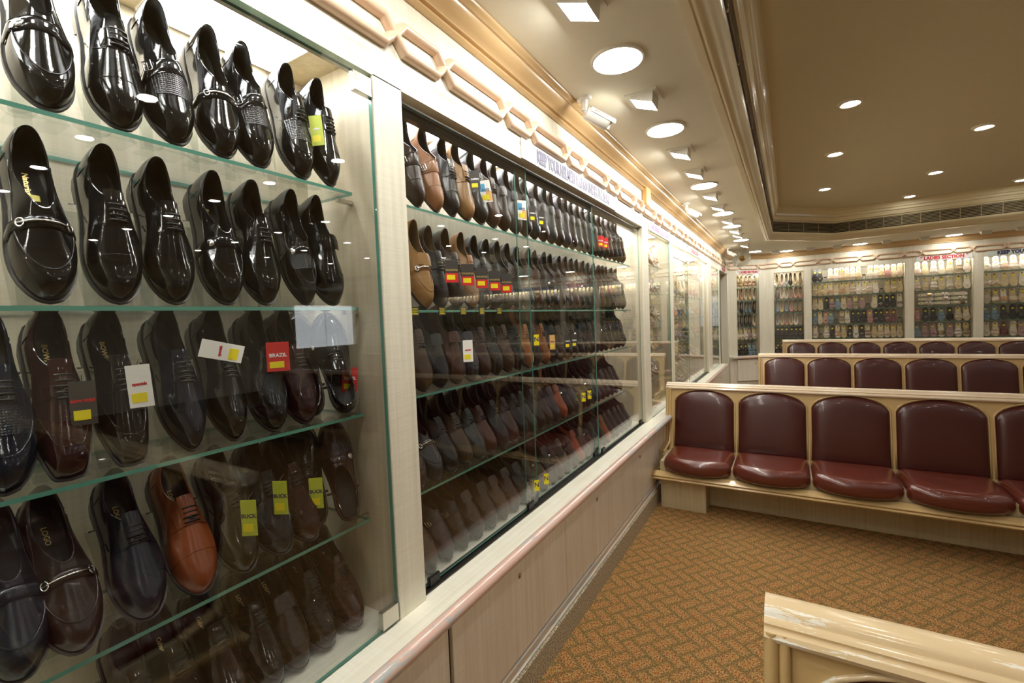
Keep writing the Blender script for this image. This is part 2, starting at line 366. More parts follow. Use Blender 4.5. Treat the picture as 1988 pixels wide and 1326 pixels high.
# ================================================================ LEFT WALL: ledge, base cabinets
lp = [(XW, -2), (XW, 8.27)]
worktop = tag(ob('ledge', MB().sweep(lp, [(-.03, .645), (-.03, .647), (.086, .647), (.086, .610), (-.03, .610)], closedprof=True, caps=True), 'lamh'),
    'cream laminate ledge running below the left glass cases', 'ledge')
pe = [(.085, .645), (.088, .650), (.097, .653), (.107, .651), (.116, .645), (.121, .635), (.120, .623), (.114, .613), (.104, .607), (.092, .606), (.085, .609)]
ob('edge_moulding', MB().sweep(lp, pe, closedprof=True, caps=True), 'pink', worktop, 'auto')
struct('baseboard_left', MB().sweep(lp, [(-.02, 0), (.068, 0), (.068, .118), (.064, .123), (-.02, .123)], closedprof=True, caps=True), 'granite', label='speckled granite skirting of the left wall')
struct('trim_3', MB().sweep(lp, [(-.02, .1235), (.058, .1235), (.060, .131), (.052, .138), (.056, .150), (.055, .166), (-.02, .167)], closedprof=True, caps=True), 'strip', 'auto', label='worn skirting strip above the granite')
struct('trim_4', MB().box((XW-.02, -2, .167), (XW+.034, 8.26, .61)), 'dark', label='dark carcass behind the cupboard doors')
seams = [-2, -.66, .22, 1.085, 1.942, 2.80, 3.66, 4.52, 5.40, 6.27, 7.14, 8.26]; nm = ['under the nearest case at the left edge', 'under the nearest case, second', 'under the nearest case by its brass lock side', 'under the second case, near its left pillar', 'under the second case, middle', 'under the second case, beside the bench end', 'behind the long bench end', 'below the narrow ladies case', 'below the mirrored far case, near part', 'below the mirrored far case, middle', 'at the far end of the ledge']
for i in range(len(seams)-1):
    a, b = seams[i], seams[i+1]; c = empty('base_cabinet', (XW+.034, (a+b)/2, .17)); tag(c, 'beige laminate cupboard '+nm[i], 'cupboard', 'cupboards under the left ledge')
    hw = (b-a)/2; gp = .018 if i == 2 else .0015
    ob('door_panel', MB().box((0, -hw+.0015, .004), (.014, hw-gp, .430)), 'panel', c, bevel=.001)
    lk = ob('lock', MB().lathe([(0, .004), (.005, .0045), (.0055, .0035), (.0105, .003), (.0115, 0), (.0115, -.001)], (.014, -.01 if i != 3 else -.005, .322), 'x', 16), 'steel', c, 'auto')
    ob('keyhole', MB().box((.0175, -.0115, .318), (.0188, -.0085, .326)), 'black', lk)
# pillars
pil = [(-1.00, -.80), (.918, 1.029), (3.62, 3.782), (4.582, 4.70), (6.98, 7.32), (8.11, 8.335)]
for i, (a, b) in enumerate(pil):
    struct('trim_%d' % (5+i), MB().box((XW-.32, a, .6), (XW, b, 2.19)), 'lam', bevel=.0015)
# doorway passage at the end of the left wall
struct('trim_11', MB().box((XW-1.4, 8.335, 2.19), (XW, 9.33, 2.24)), 'lam')
struct('wall_left', MB().box((XW-1.5, 8.3, 0), (XW-1.35, 9.6, 2.3)), 'panel', label='end wall of the side passage')
struct('wall_left', MB().box((XW-1.5, 9.33, 0), (XW, 9.5, 2.19)), 'lam', label='post beside the side passage'); struct('wall_left', MB().box((XW-1.4, 8.26, 0), (XW-.0, 8.335, 2.19)), 'lam', label='cheek of the side passage')
# ================================================================ SHOW CASES
def led(cs, cx, cy, z, sx, sy, label=None, m='case'):
    t = empty('light_panel', Vector((cx, cy, z))-Vector(cs.location)); t.parent = cs
    ob('panel_frame', MB().box((-sx/2-.008, -sy/2-.008, -.004), (sx/2+.008, sy/2+.008, .006)), 'white', t)
    ob('diffuser', MB().box((-sx/2, -sy/2, -.007), (sx/2, sy/2, -.004)), m, t); return t
def pane(name, a, b, axis, parent): return ob(name, MB().box(a, b, 0, axis), ['glass', 'edge'], parent)
def shelf_thing(y0, y1, z, lab, x0=XW-.056, x1=XW-.30, brackets=True):
    t = empty('glass_shelf', (x1, (y0+y1)/2, z)); tag(t, lab, 'shelf', 'glass shelves of the left cases')
    ob('shelf_plate', MB().box((0, y0-(y0+y1)/2, -.008), (x0-x1, y1-(y0+y1)/2, 0), 0, 'z'), ['shelf', 'edge'], t)
    for s in (-1, 1):
        yy = s*(y1-y0)/2
        if brackets: ob('shelf_pin', MB().box((x0-x1-.06, yy-.008-(0 if s > 0 else .03), -.018), (x0-x1-.045, yy+.008+(.03 if s > 0 else 0), -.0085)), 'steel', t)
    return t
RN = ['top', 'second', 'third', 'fourth', 'bottom', 'lowest']
def case(y0, y1, lab, shelves, shy, cat='display case', top=2.24):
    t = empty('display_case', (XW-.29, (y0+y1)/2, .647)); ym = (y0+y1)/2; O = (XW-.29, ym, .647)
    tag(t, lab, cat, 'glazed cases of the left wall')
    d = .245; hy = (y1-y0)/2
    ob('case_back', MB().box((-.03, -hy, 0), (-.012, hy, top-.647)), 'inner', t)
    for s in (-1, 1): ob('case_side', MB().box((-.012, s*hy-.002, 0), (.28, s*hy+.002, top-.647)), 'inner', t)
    ob('case_floor', MB().box((-.012, -hy, -.03), (.262, hy, .004)), 'lamh', t)
    ob('case_top', MB().box((-.012, -hy, top-.647), (.29, hy, top-.632)), 'base', t)
    for i, z in enumerate(shelves): shelf_thing(shy[0], shy[1], z, 'green-edged glass shelf, %s one in the %s' % (RN[i], lab.split(' ', 1)[1]))
    return t, O
SH1 = [1.868, 1.553, 1.256, .955]
c1, O1 = case(-.80, .918, 'large nearest glass case of black dress shoes', SH1, (-.78, .876))
def rel(p, O): return (p[0]-O[0], p[1]-O[1], p[2]-O[2])
d1 = ob('glass_door', MB().box(rel((XW-.013, .06-.85, .652), O1), rel((XW-.003, .912, 2.172), O1), 0, 'x'), ['glass', 'edge'], c1)
for z, nm_ in ((.66, 'bottom'), (2.125, 'top')):
    ob('hinge', MB().box(rel((XW-.016, .852, z-.004), O1), rel((XW+.002, .912, z+.046), O1)), 'steel', d1, bevel=.001)
for i, (a, b) in enumerate(((-.30, .02), (.10, .42), (.50, .80))): led(c1, XW-.175, (a+b)/2, 2.236, .21, b-a)
SH2 = [1.876, 1.545, 1.270, .955]
c2, O2 = case(1.029, 3.62, 'long sliding-door glass case of leather shoes', SH2, (1.05, 3.46))
for k in range(6): led(c2, XW-.165, 1.27+.425*k, 2.236, .24, .36)
ob('top_track', MB().box(rel((XW-.080, 1.03, 2.150), O2), rel((XW-.054, 3.62, 2.185), O2)).box(rel((XW-.086, 1.03, 2.172), O2), rel((XW-.048, 3.62, 2.19), O2)), 'track', c2)
ob('bottom_track', MB().box(rel((XW-.056, 1.03, .640), O2), rel((XW-.016, 3.62, .652), O2)).box(rel((XW-.041, 1.03, .640), O2), rel((XW-.037, 3.62, .660), O2)), 'track', c2)
for (a, b, x, l) in ((1.033, 1.83, XW-.032, 'near'), (1.76, 2.68, XW-.048, 'middle'), (2.633, 3.617, XW-.032, 'far')):
    g = pane('sliding_door', rel((x-.005, a, .660), O2), rel((x, b, 2.17), O2), 'x', c2)
    for yy in (a+.07, b-.07):
        ob('roller', MB().box(rel((x-.008, yy-.028, .650), O2), rel((x+.006, yy+.028, .684), O2)), 'black', g, bevel=.004)
c3, O3 = case(3.782, 4.582, 'narrow glass case of glittering ladies heels', [1.93, 1.685, 1.44, 1.19, .93], (3.80, 4.50))
pane('glass_door', rel((XW-.013, 3.79, .652), O3), rel((XW-.005, 4.575, 2.172), O3), 'x', c3)
led(c3, XW-.165, 4.18, 2.236, .22, .6)
c4, O4 = case(4.70, 6.98, 'far glass case with sliding panes and dark slippers', [1.93, 1.685, 1.44, 1.19, .93], (4.72, 6.9))
for (a, b, x) in ((4.705, 5.60, XW-.022), (5.53, 6.975, XW-.036)): pane('sliding_door', rel((x-.005, a, .66), O4), rel((x, b, 2.15), O4), 'x', c4)
ob('bottom_track', MB().box(rel((XW-.042, 4.70, .640), O4), rel((XW-.010, 6.98, .656), O4)), 'track', c4)
for k in range(4): led(c4, XW-.165, 5.0+.55*k, 2.236, .22, .44)
c5, O5 = case(7.32, 8.11, 'last small glass case before the passage', [1.93, 1.685, 1.44, 1.19, .93], (7.33, 8.05))
pane('glass_door', rel((XW-.013, 7.325, .652), O5), rel((XW-.005, 8.105, 2.172), O5), 'x', c5)
led(c5, XW-.165, 7.7, 2.236, .22, .6)
# ---------------- back wall cases: local frame along the wall
def wframe(p, q):
    p = Vector((*p, 0)); q = Vector((*q, 0)); d = (q-p).normalized(); n = Vector((d.y, -d.x, 0)); return p, d, n
BSH = [1.968, 1.714, 1.461, 1.208, .950]
ASH = [1.93, 1.685, 1.44, 1.19, .95]
back_ledge_path = [(-.97, 9.50), (-.36, 9.95), (3.2, 9.93), (9.6, 9.9)]
bl = tag(ob('ledge', MB().sweep(back_ledge_path, [(-.03, .645), (-.03, .647), (.09, .647), (.09, .61), (-.03, .61)], closedprof=True, caps=True), 'lamh'), 'cream laminate ledge below the back wall cases', 'ledge')
ob('edge_moulding', MB().sweep(back_ledge_path, [(d+.005, z) for d, z in pe], closedprof=True, caps=True), 'pink', bl, 'auto')
struct('baseboard_back', MB().sweep(back_ledge_path, [(-.02, 0), (.068, 0), (.068, .12), (-.02, .12)], closedprof=True, caps=True), 'granite')
bc = empty('base_cabinet', (-.65, 9.73, .17)); tag(bc, 'beige cupboard under the corner ladies case at the back', 'cupboard')
struct('wall_back', MB().sweep(back_ledge_path, [(-.02, .12), (.035, .12), (.035, .61), (-.02, .61)], closedprof=True, caps=True), 'panel', label='beige panelling below the back ledge')
_, dd, nn_ = wframe((-.97, 9.50), (-.36, 9.95))
bc.rotation_euler.z = math.atan2(dd.y, dd.x)
ob('door_panel', MB().box((-.27, -.075, .02), (.27, -.058, .42)), 'panel', bc, bevel=.001); ob('lock', MB().lathe([(0, .004), (.006, .004), (.011, .002), (.011, 0)], (.08, -.075, .34), (0, -1, 0), 14), 'gold', bc)
def bcase(p, q, a, b, lab, shelves, first=False):
    """case between distances a and b along the wall p->q"""
    o, d, n = wframe(p, q); ang = math.atan2(d.y, d.x); m = (a+b)/2; P = o+d*m; t = empty('display_case', (P.x, P.y, .647), ang)
    tag(t, lab, 'display case', 'glazed cases of the back wall'); h = (b-a)/2; top = 2.215-.647
    ob('case_back', MB().box((-h, .27, 0), (h, .285, top)), 'inner', t)
    for s in (-1, 1): ob('case_side', MB().box((s*h-.003, .0, 0), (s*h+.003, .28, top)), 'inner', t)
    ob('case_floor', MB().box((-h, 0, -.03), (h, .28, .004)), 'lamh', t)
    ob('case_top', MB().box((-h, .022, top), (h, .28, top+.02)), 'white', t)
    ob('glass_door', MB().box((-h+.003, .006, .006), (h-.003, .014, 1.54), 0, 'y'), ['glass', 'edge'], t)
    k = ob('door_lock', MB().lathe([(0, -.004), (.016, -.004), (.018, 0), (.018, .004)], (-h+.03, .006, .14), (0, -1, 0), 14), 'steel', t)
    for i, z in enumerate(shelves):
        s_ = empty('glass_shelf', (P.x, P.y, z), ang); tag(s_, 'green-edged glass shelf, %s one in the %s' % (RN[i], lab), 'shelf', 'glass shelves of the back cases')
        ob('shelf_plate', MB().box((-h+.01, .05, -.008), (h-.01, .265, 0), 0, 'z'), ['shelf', 'edge'], s_)
    l_ = empty('light_strip', (0, 0, 2.205-.647)); l_.parent = t
    ob('strip_body', MB().box((-h+.02, .025, -.001), (h-.02, .125, .008)), 'white', l_); ob('diffuser', MB().box((-h+.03, .030, -.005), (h-.03, .12, -.001)), 'backp', l_)
    return t
WA = ((-.97, 9.50), (-.36, 9.95)); WB = ((-.36, 9.95), (3.2, 9.93)); WC = ((3.2, 9.93), (9.6, 9.9))
bays = [(WA, .17, .615, 'corner case of ladies heels and slippers', ASH, 5), (WB, .125, .60, 'narrow back case of pumps and flats', ASH, 6), (WB, .715, 2.02, 'widest back case of sandals', BSH, 15),
        (WB, 2.135, 2.845, 'back case of sandals under the ladies sign', BSH, 7), (WB, 2.96, 3.66, 'back case of sandals under the blue helmets sign', BSH, 7),
        (WC, .22, 1.6, 'back case of sandals past the blue sign', BSH, 14), (WC, 1.72, 3.0, 'back case of sandals further right, outside the frame', BSH, 12)]
for bw, a, b, lab, sh, n_ in bays: bcase(bw[0], bw[1], a, b, lab, sh)
def bpil(bw, a, b):
    o, d, n = wframe(*bw); P = o+d*((a+b)/2); m = MB().box((-(b-a)/2, 0, 0), ((b-a)/2, .30, 1.545)).mesh('pilaster', [MA['lam']], False, .0015)
    q = ob('trim_12', m, [], None); q.location = (P.x, P.y, .647); q.rotation_euler.z = math.atan2(d.y, d.x); q['kind'] = 'structure'
o_, d_, n_ = wframe(*WA); LA = math.hypot(.61, .45)
bpil(WA, -.05, .17); bpil(WA, .615, LA+.06); bpil(WB, -.02, .125)
for a, b in ((.60, .715), (2.02, 2.135), (2.845, 2.96)): bpil(WB, a, b)
for a, b in ((.10, .22), (1.6, 1.72), (3.0, 6.4)): bpil(WC, a, b)
struct('wall_back', MB().box((-1.1, 10.26, 0), (9.7, 10.34, 2.6)), 'lam', label='wall behind the back cases')
# right wall far away, with the street entrance (seen only as a reflection in the glass)
struct('wall_right', MB().box((9.6, -2, 0), (9.75, 7.7, 2.6)).box((9.6, 9.75, 0), (9.75, 10.3, 2.6)).box((9.6, 7.7, 2.15), (9.75, 9.75, 2.6)).box((9.6, 7.7, 0), (9.75, 9.75, .95)), 'lam', label='far right wall with the street entrance')
struct('trim_13', MB().box((9.30, -2, .0), (9.6, 7.6, .65)), 'panel')
struct('window_1', MB().box((9.66, 7.7, .95), (9.67, 8.7, 2.15), 0, 'x').box((9.66, 8.72, .95), (9.67, 9.75, 2.15), 0, 'x'), ['glass', 'edge'], label='glazed street front')
struct('ground', MB().box((9.75, -12, -.1), (30, 30, -.02)), 'concrete', label='pavement outside the entrance')
# ================================================================ SIGNS
def sign(x0, x1, z0, z1, P0, d, n, words, board, ink, label, size, wall, sx=1.0, bold=.004):
    """flat board on a wall: d along reading direction, n toward the room"""
    L_ = x1-x0; c = P0+d*((x0+x1)/2)+n*.002; c.z = (z0+z1)/2
    t = empty('sign', c); tag(t, label, 'sign', 'signs above the cases')
    b = MB().box((-L_/2, -(z1-z0)/2, 0), (L_/2, (z1-z0)/2, .004)); o = ob('sign_board', b, board, t); F = frame3((0, 0, 0), d, (0, 0, 1), n); o.matrix_local = F
    text('lettering', words, size, ink, t, frame3(n*.0052, d, (0, 0, 1), n), .0006, bold, sx=sx); return t
YD = Vector((0, 1, 0)); XN = Vector((1, 0, 0)); PL = Vector((XW, 0, 0))
# reading direction on the left wall runs away from the camera (+y) when facing -x
sign(1.735, 2.98, 2.188, 2.272, PL, YD, XN, 'KEEP YOUR HELMETS & BAGS UNDER THE SEAT', 'signw', 'navy', 'white strip sign with navy helmets and bags notice above the long case', .076, None, .60, .0050)
sign(3.80, 4.60, 2.188, 2.262, PL, YD, XN, '* WEDDING COLLECTION *', 'signw', 'pinkv', 'white strip sign with magenta letters above the narrow ladies case', .066, None, .85, .003)
sign(5.50, 6.35, 2.188, 2.262, PL, YD, XN, '* LADIES SECTION *', 'signw', 'redv', 'white strip sign with red letters above the far left case', .066, None, .95, .003)
sign(8.36, 9.2, 2.192, 2.265, PL, YD, XN, '* LADIES SECTION *', 'signw', 'redv', 'white strip sign with red letters above the passage', .066, None, .95, .003)
o, d, n = wframe(*WA); sign(.15, .66, 2.188, 2.262, o, d, n, '* LADIES SECTION *', 'signw', 'redv', 'white strip sign with red letters above the corner case, beside the fan', .060, None, .80, .003)
o, d, n = wframe(*WB); sign(2.16, 2.83, 2.196, 2.275, o, d, n, '* LADIES SECTION *', 'signw', 'redv', 'white strip sign with red letters above the back sandals case', .070, None, .92, .0035)
sign(2.99, 4.55, 2.196, 2.275, o, d, n, 'KEEP YOUR HELMETS & BAGS UNDER THE SEAT', 'signb', 'navy', 'pale green strip sign with navy letters on the back wall at the right edge', .074, None, .84, .0038)
# ================================================================ CEILING FITTINGS
def disc(x, y, lab):
    t = empty('ceiling_disc_light', (x, y, 2.551)); tag(t, lab, 'light', 'round ceiling lights')
    ob('rim', MB().lathe([(.098, -.010), (.106, -.010), (.109, -.004), (.109, 0)], (0, 0, 0), 'z', 40), 'white', t, 'auto')
    ob('diffuser', MB().lathe([(0, -.009), (.099, -.0085)], (0, 0, 0), 'z', 40), 'disc', t)
for k, y in enumerate((-1.2, -.05, .95, 1.90, 2.75, 4.136, 5.42, 6.30, 7.61, 9.20)):
    if k == 9: continue
    disc(-.59, y, 'round lit ceiling disc in the left border, ' + ('outside the frame, %s' % ORD[k] if k < 3 else ORD[k-3]+' from the camera'))
for k, (x, y) in enumerate(((-.50, 9.27), (-.022, 9.68), (1.037, 9.68), (2.199, 9.68), (3.4, 9.62), (5.0, 9.62))):
    disc(x, y if k else 9.27, 'round lit ceiling disc near the back wall, ' + ('in the corner' if k == 0 else ORD[k-1]+' from the left'))
flb = {}
def flood(x, y, ang, lit, lab):
    t = empty('ceiling_floodlight', (x, y, 2.551), ang); tag(t, lab, 'light', 'square ceiling floodlights')
    if not flb:
        flb['plate'] = MB().box((-.075, -.075, -.006), (.075, .075, 0)).mesh('plate', [MA['white']])
        b = MB().add([(-.055, -.055, -.006), (-.055, .055, -.006), (.055, .055, -.006), (.055, -.055, -.006), (-.052, -.055, -.018), (-.052, .055, -.018), (.050, .055, -.056), (.050, -.055, -.056)],
                     [(0, 1, 5, 4), (1, 2, 6, 5), (2, 3, 7, 6), (3, 0, 4, 7)]); flb['body'] = b.mesh('body', [MA['white']])
        for k, m in ((1, 'flood'), (0, 'strip')):
            flb[k] = MB().add([(-.050, -.052, -.0185), (-.050, .052, -.0185), (.048, .052, -.0555), (.048, -.052, -.0555)], [(0, 1, 2, 3)]).mesh('lens', [MA[m]])
    ob('mounting_plate', flb['plate'], [], t); ob('housing', flb['body'], [], t); ob('lens', flb[lit], [], t)
for k, y in enumerate((-1.7, -.6, .5, 1.486, 2.297, 3.17, 3.69, 4.49, 5.02, 5.86, 6.62, 7.04, 8.18)):
    flood(-.588, y, 0, 1, 'square floodlight tilted at the left wall, ' + ('outside the frame, %s' % ORD[k] if k < 3 else ORD[k-3]+' from the camera'))
for k, (x, y) in enumerate(((-.20, 9.55), (.332, 9.60), (.712, 9.62), (1.372, 9.62), (1.838, 9.62), (2.523, 9.58), (2.90, 9.58))):
    flood(x, y, -pi/2, 0, 'unlit square floodlight near the back wall, %s from the left' % ORD[k])
ndl = 0
for i, x in enumerate((.395, 1.42, 2.45, 3.5, 4.6, 5.8, 7.0)):
    for j, y in enumerate((-.0, 1.35, 2.75, 4.18, 5.44, 6.93, 8.20)):
        if j == 6 and i in (0,): continue
        if (i, j) in ((1, 3),): continue
        y2 = min(y, 8.1) if i > 1 else y
        t = empty('recessed_downlight', (x, y2, 2.972)); ndl += 1
        vis = {(0, 3): 'nearest lit downlight at the left of the recess', (0, 4): 'second lit downlight at the left of the recess', (0, 5): 'third lit downlight at the left of the recess, near the corner', (1, 4): 'nearest lit downlight in the middle line of the recess', (1, 5): 'second lit downlight in the middle line of the recess', (1, 6): 'lit downlight in the middle line close to the back moulding', (2, 6): 'lit downlight at the right edge close to the back moulding'}
        tag(t, vis.get((i, j), 'recess downlight outside the frame, %s from the left in the %s row' % (ORD[i], ORD[j])), 'light', 'downlights in the ceiling recess')
        ob('trim_ring', MB().lathe([(.050, -.016), (.062, -.020), (.082, -.006), (.084, 0)], (0, 0, 0), 'z', 32), 'offw', t, 'auto')
        ob('lens', MB().lathe([(0, -.022), (.030, -.021), (.052, -.015)], (0, 0, 0), 'z', 32), 'down', t)
t = empty('ceiling_speaker', (.88, 7.54, 2.972)); tag(t, 'round unlit flush speaker in the recess ceiling', 'speaker')
ob('grille', MB().lathe([(0, -.008), (.09, -.008), (.10, -.003), (.10, 0)], (0, 0, 0), 'z', 32), 'upc', t, 'auto')
# security cameras
def cctv(x, y, lab, s=1.0):
    t = empty('security_camera', (x, y, 2.551)); tag(t, lab, 'camera', 'security cameras on the ceiling')
    ob('mount', MB().lathe([(0, -.012), (.034, -.012), (.036, -.008), (.036, 0)], (0, 0, 0), 'z', 24).tube([(0, 0, -.01), (0, 0, -.062)], .015, 12).tube([(0, 0, -.058), (.012, .018, -.078)], .012, 10), 'white', t, 'auto')
    a = Vector((.62, .60, -.38)).normalized(); c = Vector((.045, .045, -.092))
    ob('body', MB().lathe([(0, -.062), (.028, -.062), (.031, -.056), (.031, .055), (.027, .062)], c, a, 20), 'white', t, 'auto')
    u = a.cross(Vector((0, 0, 1))).normalized(); v = u.cross(a)
    b = MB(); 
    for sg in (0,): b.grid([[c+a*h+(u*cos(q)+v*sin(q))*.036 for q in [pi*k/8 for k in range(9)]] for h in (-.05, .085)])
    ob('sun_shield', b, 'offw', t, True)
    ob('lens', MB().lathe([(0, .060), (.012, .0615), (.026, .0605)], c, a, 20), 'chrome', t, 'auto')
    q = frame3(c+u*.034+v*.012-a*.01, a, v, u); text('logo', 'CP PLUS', .013, 'redv', t, q, .0004)
cctv(-.83, 2.13, 'white bullet camera nearest to the first lit disc'); cctv(-.83, 4.70, 'white bullet camera halfway along the left ceiling'); cctv(-.86, 8.45, 'white bullet camera just in front of the wall fan')
t = empty('wall_box', (XW+.002, 3.70, 2.43)); tag(t, 'small orange box with a green plant print high on the left header', 'box')
ob('casing', MB().box((0, -.07, -.075), (.035, .07, .075)), 'orange', t, bevel=.004); ob('emblem', MB().lathe([(0, 0), (.02, 0)], (.036, .02, -.03), 'x', 5), 'lime', t)
# wall fan
t = empty('wall_fan', (-.70, 8.93, 2.42)); tag(t, 'ivory wall fan in the far left corner below the ceiling', 'fan')
ax = Vector((.50, -.82, -.28)).normalized(); U = ax.cross(Vector((0, 0, 1))).normalized(); V = U.cross(ax)
ob('motor', MB().lathe([(0, -.16), (.035, -.155), (.05, -.13), (.052, -.06), (.03, -.045)], (0, 0, 0), ax, 20), 'offw', t, 'auto')
ob('wall_bracket', MB().tube([tuple(-ax*.12), (-.10, .06, -.06), (-.255, .09, -.07)], .018, 10).box((-.27, .04, -.15), (-.245, .14, .02)), 'offw', t, 'auto')
cg = MB()
for R_, h in ((.158, 0), (.150, .03), (.120, .048), (.085, .056), (.150, -.03), (.12, -.045), (.085, -.05)):
    cg.tube([ax*h+(U*cos(q)+V*sin(q))*R_ for q in [2*pi*k/32 for k in range(32)]], .0035, 5, True)
for k in range(56):
    q = 2*pi*k/56; e = U*cos(q)+V*sin(q); cg.tube([ax*.060+e*.05, ax*.050+e*.11, ax*.03+e*.150, e*.158, ax*-.03+e*.150, ax*-.046+e*.11, ax*-.052+e*.05], .0020, 4)
ob('cage', cg, 'offw', t, True)
for k in range(3):
    q0 = 2*pi*k/3; rows = []
    for rr in (.035, .07, .11, .142): rows.append([ax*(.018*sin((s-.5)*2.2))+(U*cos(q0+(s-.5)*2.0*(.6+rr*2.6))+V*sin(q0+(s-.5)*2.0*(.6+rr*2.6)))*rr for s in [i/6 for i in range(7)]])
    ob('blade', MB().grid(rows), 'offw', t, True)
ob('hub', MB().lathe([(0, .066), (.03, .063), (.048, .056), (.048, .050)], (0, 0, 0), ax, 20), 'gold', t, 'auto')
# ================================================================ BENCHES
def bench(x0, n, yt, pitch, ztop, lab, near=False, xs=1.0):
    """yt = y of the top rail's back edge; front faces the camera (-y)"""
    g = empty('bench', (x0+n*pitch/2, yt-.3, 0)); tag(g, lab, 'bench', 'rows of maroon padded benches'); G = Vector(g.location)
    def o_(name, mb, m, par=g, sm=False, bv=0):
        mb.v = [tuple(Vector(v)-G) for v in mb.v]; return ob(name, mb, m, par, sm, bv)
    k = ztop/.912; x1 = x0+.045+n*pitch+.03
    yb = lambda z: yt-.075-.085*(1-(z/k-.39)/.52)      # front surface of the back panel
    lean = lambda z, d=0: yb(z)-d
    zz = [.36*k, .5*k, .65*k, .80*k, .885*k]
    b = MB()
    b.grid([[(x, lean(z), z) for z in zz] for x in (x0, x1)]); b.grid([[(x, lean(z)+.05, z) for z in zz] for x in (x0, x1)])
    b.add([(x0, lean(z), z) for z in zz]+[(x0, lean(z)+.05, z) for z in zz], [(i, i+1, i+6, i+5) for i in range(4)])
    o_('back_panel', b, 'frame')
    rp = [(-.012, .864), (.008, .866), (.018, .871), (.021, .879), (.015, .887), (.004, .889), (.001, .891), (.004, .896), (-.003, .902), (-.011, .903), (-.013, .906), (-.016, .912), (-.026, .917), (-.045, .918), (-.070, .917), (-.080, .911), (-.083, .900), (-.078, .880), (-.06, .864)]
    pr = [(d, z*k) for d, z in rp]
    o_('top_rail', MB().sweep([(x0-.012, yb(.88*k)), (x1, yb(.88*k))], pr, closedprof=True, caps=True), 'rail' if near else 'rail2', sm='auto')
    # left end post: two beads following the lean, flaring forward at the seat
    for dx, rr in ((.0, .013), (.022, .010)):
        p = [(x0+dx, lean(z, .008), z) for z in (.885*k, .7*k, .52*k, .44*k)]+[(x0+dx-.004, lean(.42*k, .03), .42*k), (x0+dx-.012, lean(.40*k, .09), .40*k), (x0+dx-.02, lean(.38*k, .16), .385*k)]
        o_('end_post', MB().tube(p, rr, 10), 'frame', sm='auto')
    hw = pitch/2-.018
    for i in range(n):
        xc = x0+.045+pitch*(i+.5)
        tp = lambda u: .805+.060*(1-u*u)-.035*abs(u)**10
        U_ = [-1, -.985, -.95, -.9, -.8, -.65, -.45, -.25, 0, .25, .45, .65, .8, .9, .95, .985, 1]; V_ = [0, .03, .08, .2, .4, .6, .8, .92, .97, 1]
        rows = [[(xc+u*hw, lean((.385+(tp(u)-.385)*v)*k, .006+.030*(1-abs(u)**7)**.5*max(0, 1-abs(2*v-1)**8)**.5 if 0 < v < 1 and abs(u) < 1 else 0), (.385+(tp(u)-.385)*v)*k) for v in V_] for u in U_]
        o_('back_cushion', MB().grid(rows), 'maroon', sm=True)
        bp = [(xc-hw-.006, lean(z*k, .002), z*k) for z in (.40, .55, .70, .77)]+[(xc+u*(hw+.006), lean((tp(u)+.008)*k, .002), (tp(u)+.008)*k) for u in (-.985, -.93, -.8, -.6, -.35, 0, .35, .6, .8, .93, .985)]+[(xc+hw+.006, lean(z*k, .002), z*k) for z in (.77, .70, .55, .40)]
        o_('cushion_bead', MB().tube(bp, .0065, 7), 'rail' if near else 'frame', sm=True)
        # seat cushion: D-shaped pad
        yf = yt-.60*xs; ybk = yb(.39*k)-.004; rows = []
        hs = pitch/2-.002
        ol = [(ux, ybk) for ux in (.93, .7, .35, 0, -.35, -.7, -.93)]+[(-.985, ybk-.006), (-1, ybk-.025)]+[(-1, ybk+(yf-ybk)*q) for q in (.2, .35, .5, .62)]+[(-.995, ybk+(yf-ybk)*.70)]
        ol += [(math.sin(q), yf-(yf-ybk)*.26*(1-cos(q))) for q in [math.radians(v) for v in (-84, -74, -62, -48, -32, -16)]]
        full = ol+[(0, yf)]+[(-u_, y_) for u_, y_ in ol[::-1] if not (y_ == ybk and abs(u_) < .99)]
        rows = [(xc+u_*hs, y_) for u_, y_ in full]; rows.append(rows[0])
        cy = (ybk+yf)/2
        prf = [(.80, .306), (.93, .309), (.985, .325), (1.0, .348), (.99, .374), (.955, .395), (.89, .409), (.78, .416), (.62, .419), (.45, .420), (.25, .420), (.08, .420)]
        gr = [[(xc+(x-xc)*s, cy+(y-cy)*s, (z+.004*((y-cy)/.25))*k) for (x, y) in rows[:-1]] for s, z in prf]
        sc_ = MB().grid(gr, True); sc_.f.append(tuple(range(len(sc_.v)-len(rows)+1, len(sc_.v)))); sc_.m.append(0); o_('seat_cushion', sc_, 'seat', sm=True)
    o_('seat_box', MB().box((x0+.02, yt-.50*xs, .245*k), (x1, yt-.13, .365*k)), 'base')
    tr = [(-.02, .292), (-.01, .296), (.006, .290), (.020, .280), (.030, .276), (.036, .268), (.034, .262), (.026, .259), (.036, .256), (.040, .248), (.034, .240), (.02, .238), (-.02, .238)]
    o_('seat_trim', MB().sweep([(x0-.02, yt-.14), (x0-.02, yt-.53*xs), (x1, yt-.53*xs)][::1] if False else [(x0-.035, yt-.53*xs), (x1, yt-.53*xs)], [(d, z*k) for d, z in tr], closedprof=True, caps=True), 'frame', sm='auto')
    o_('side_trim', MB().box((x0-.05, yt-.535*xs, .262*k), (x0-.012, yt-.13, .292*k)), 'frame', bv=.006)
    o_('seat_board', MB().box((x0-.03, yt-.53*xs, .240*k), (x1, yt-.08, .258*k)), 'frame')
    o_('plinth', MB().box((x0+.16, yt-.30, 0), (x1, yt-.10, .24*k)), 'base')
    for i in (0,):
        xl = x0+.02+i*pitch
        o_('leg', MB().box((xl, yt-.485*xs, 0), (xl+.325, yt-.31, .24*k)), 'base')
    return g
bench(-.035, 9, 1.058, .482, .915, 'nearest bench, only its chipped cream top rail and one cushion top in view', True)
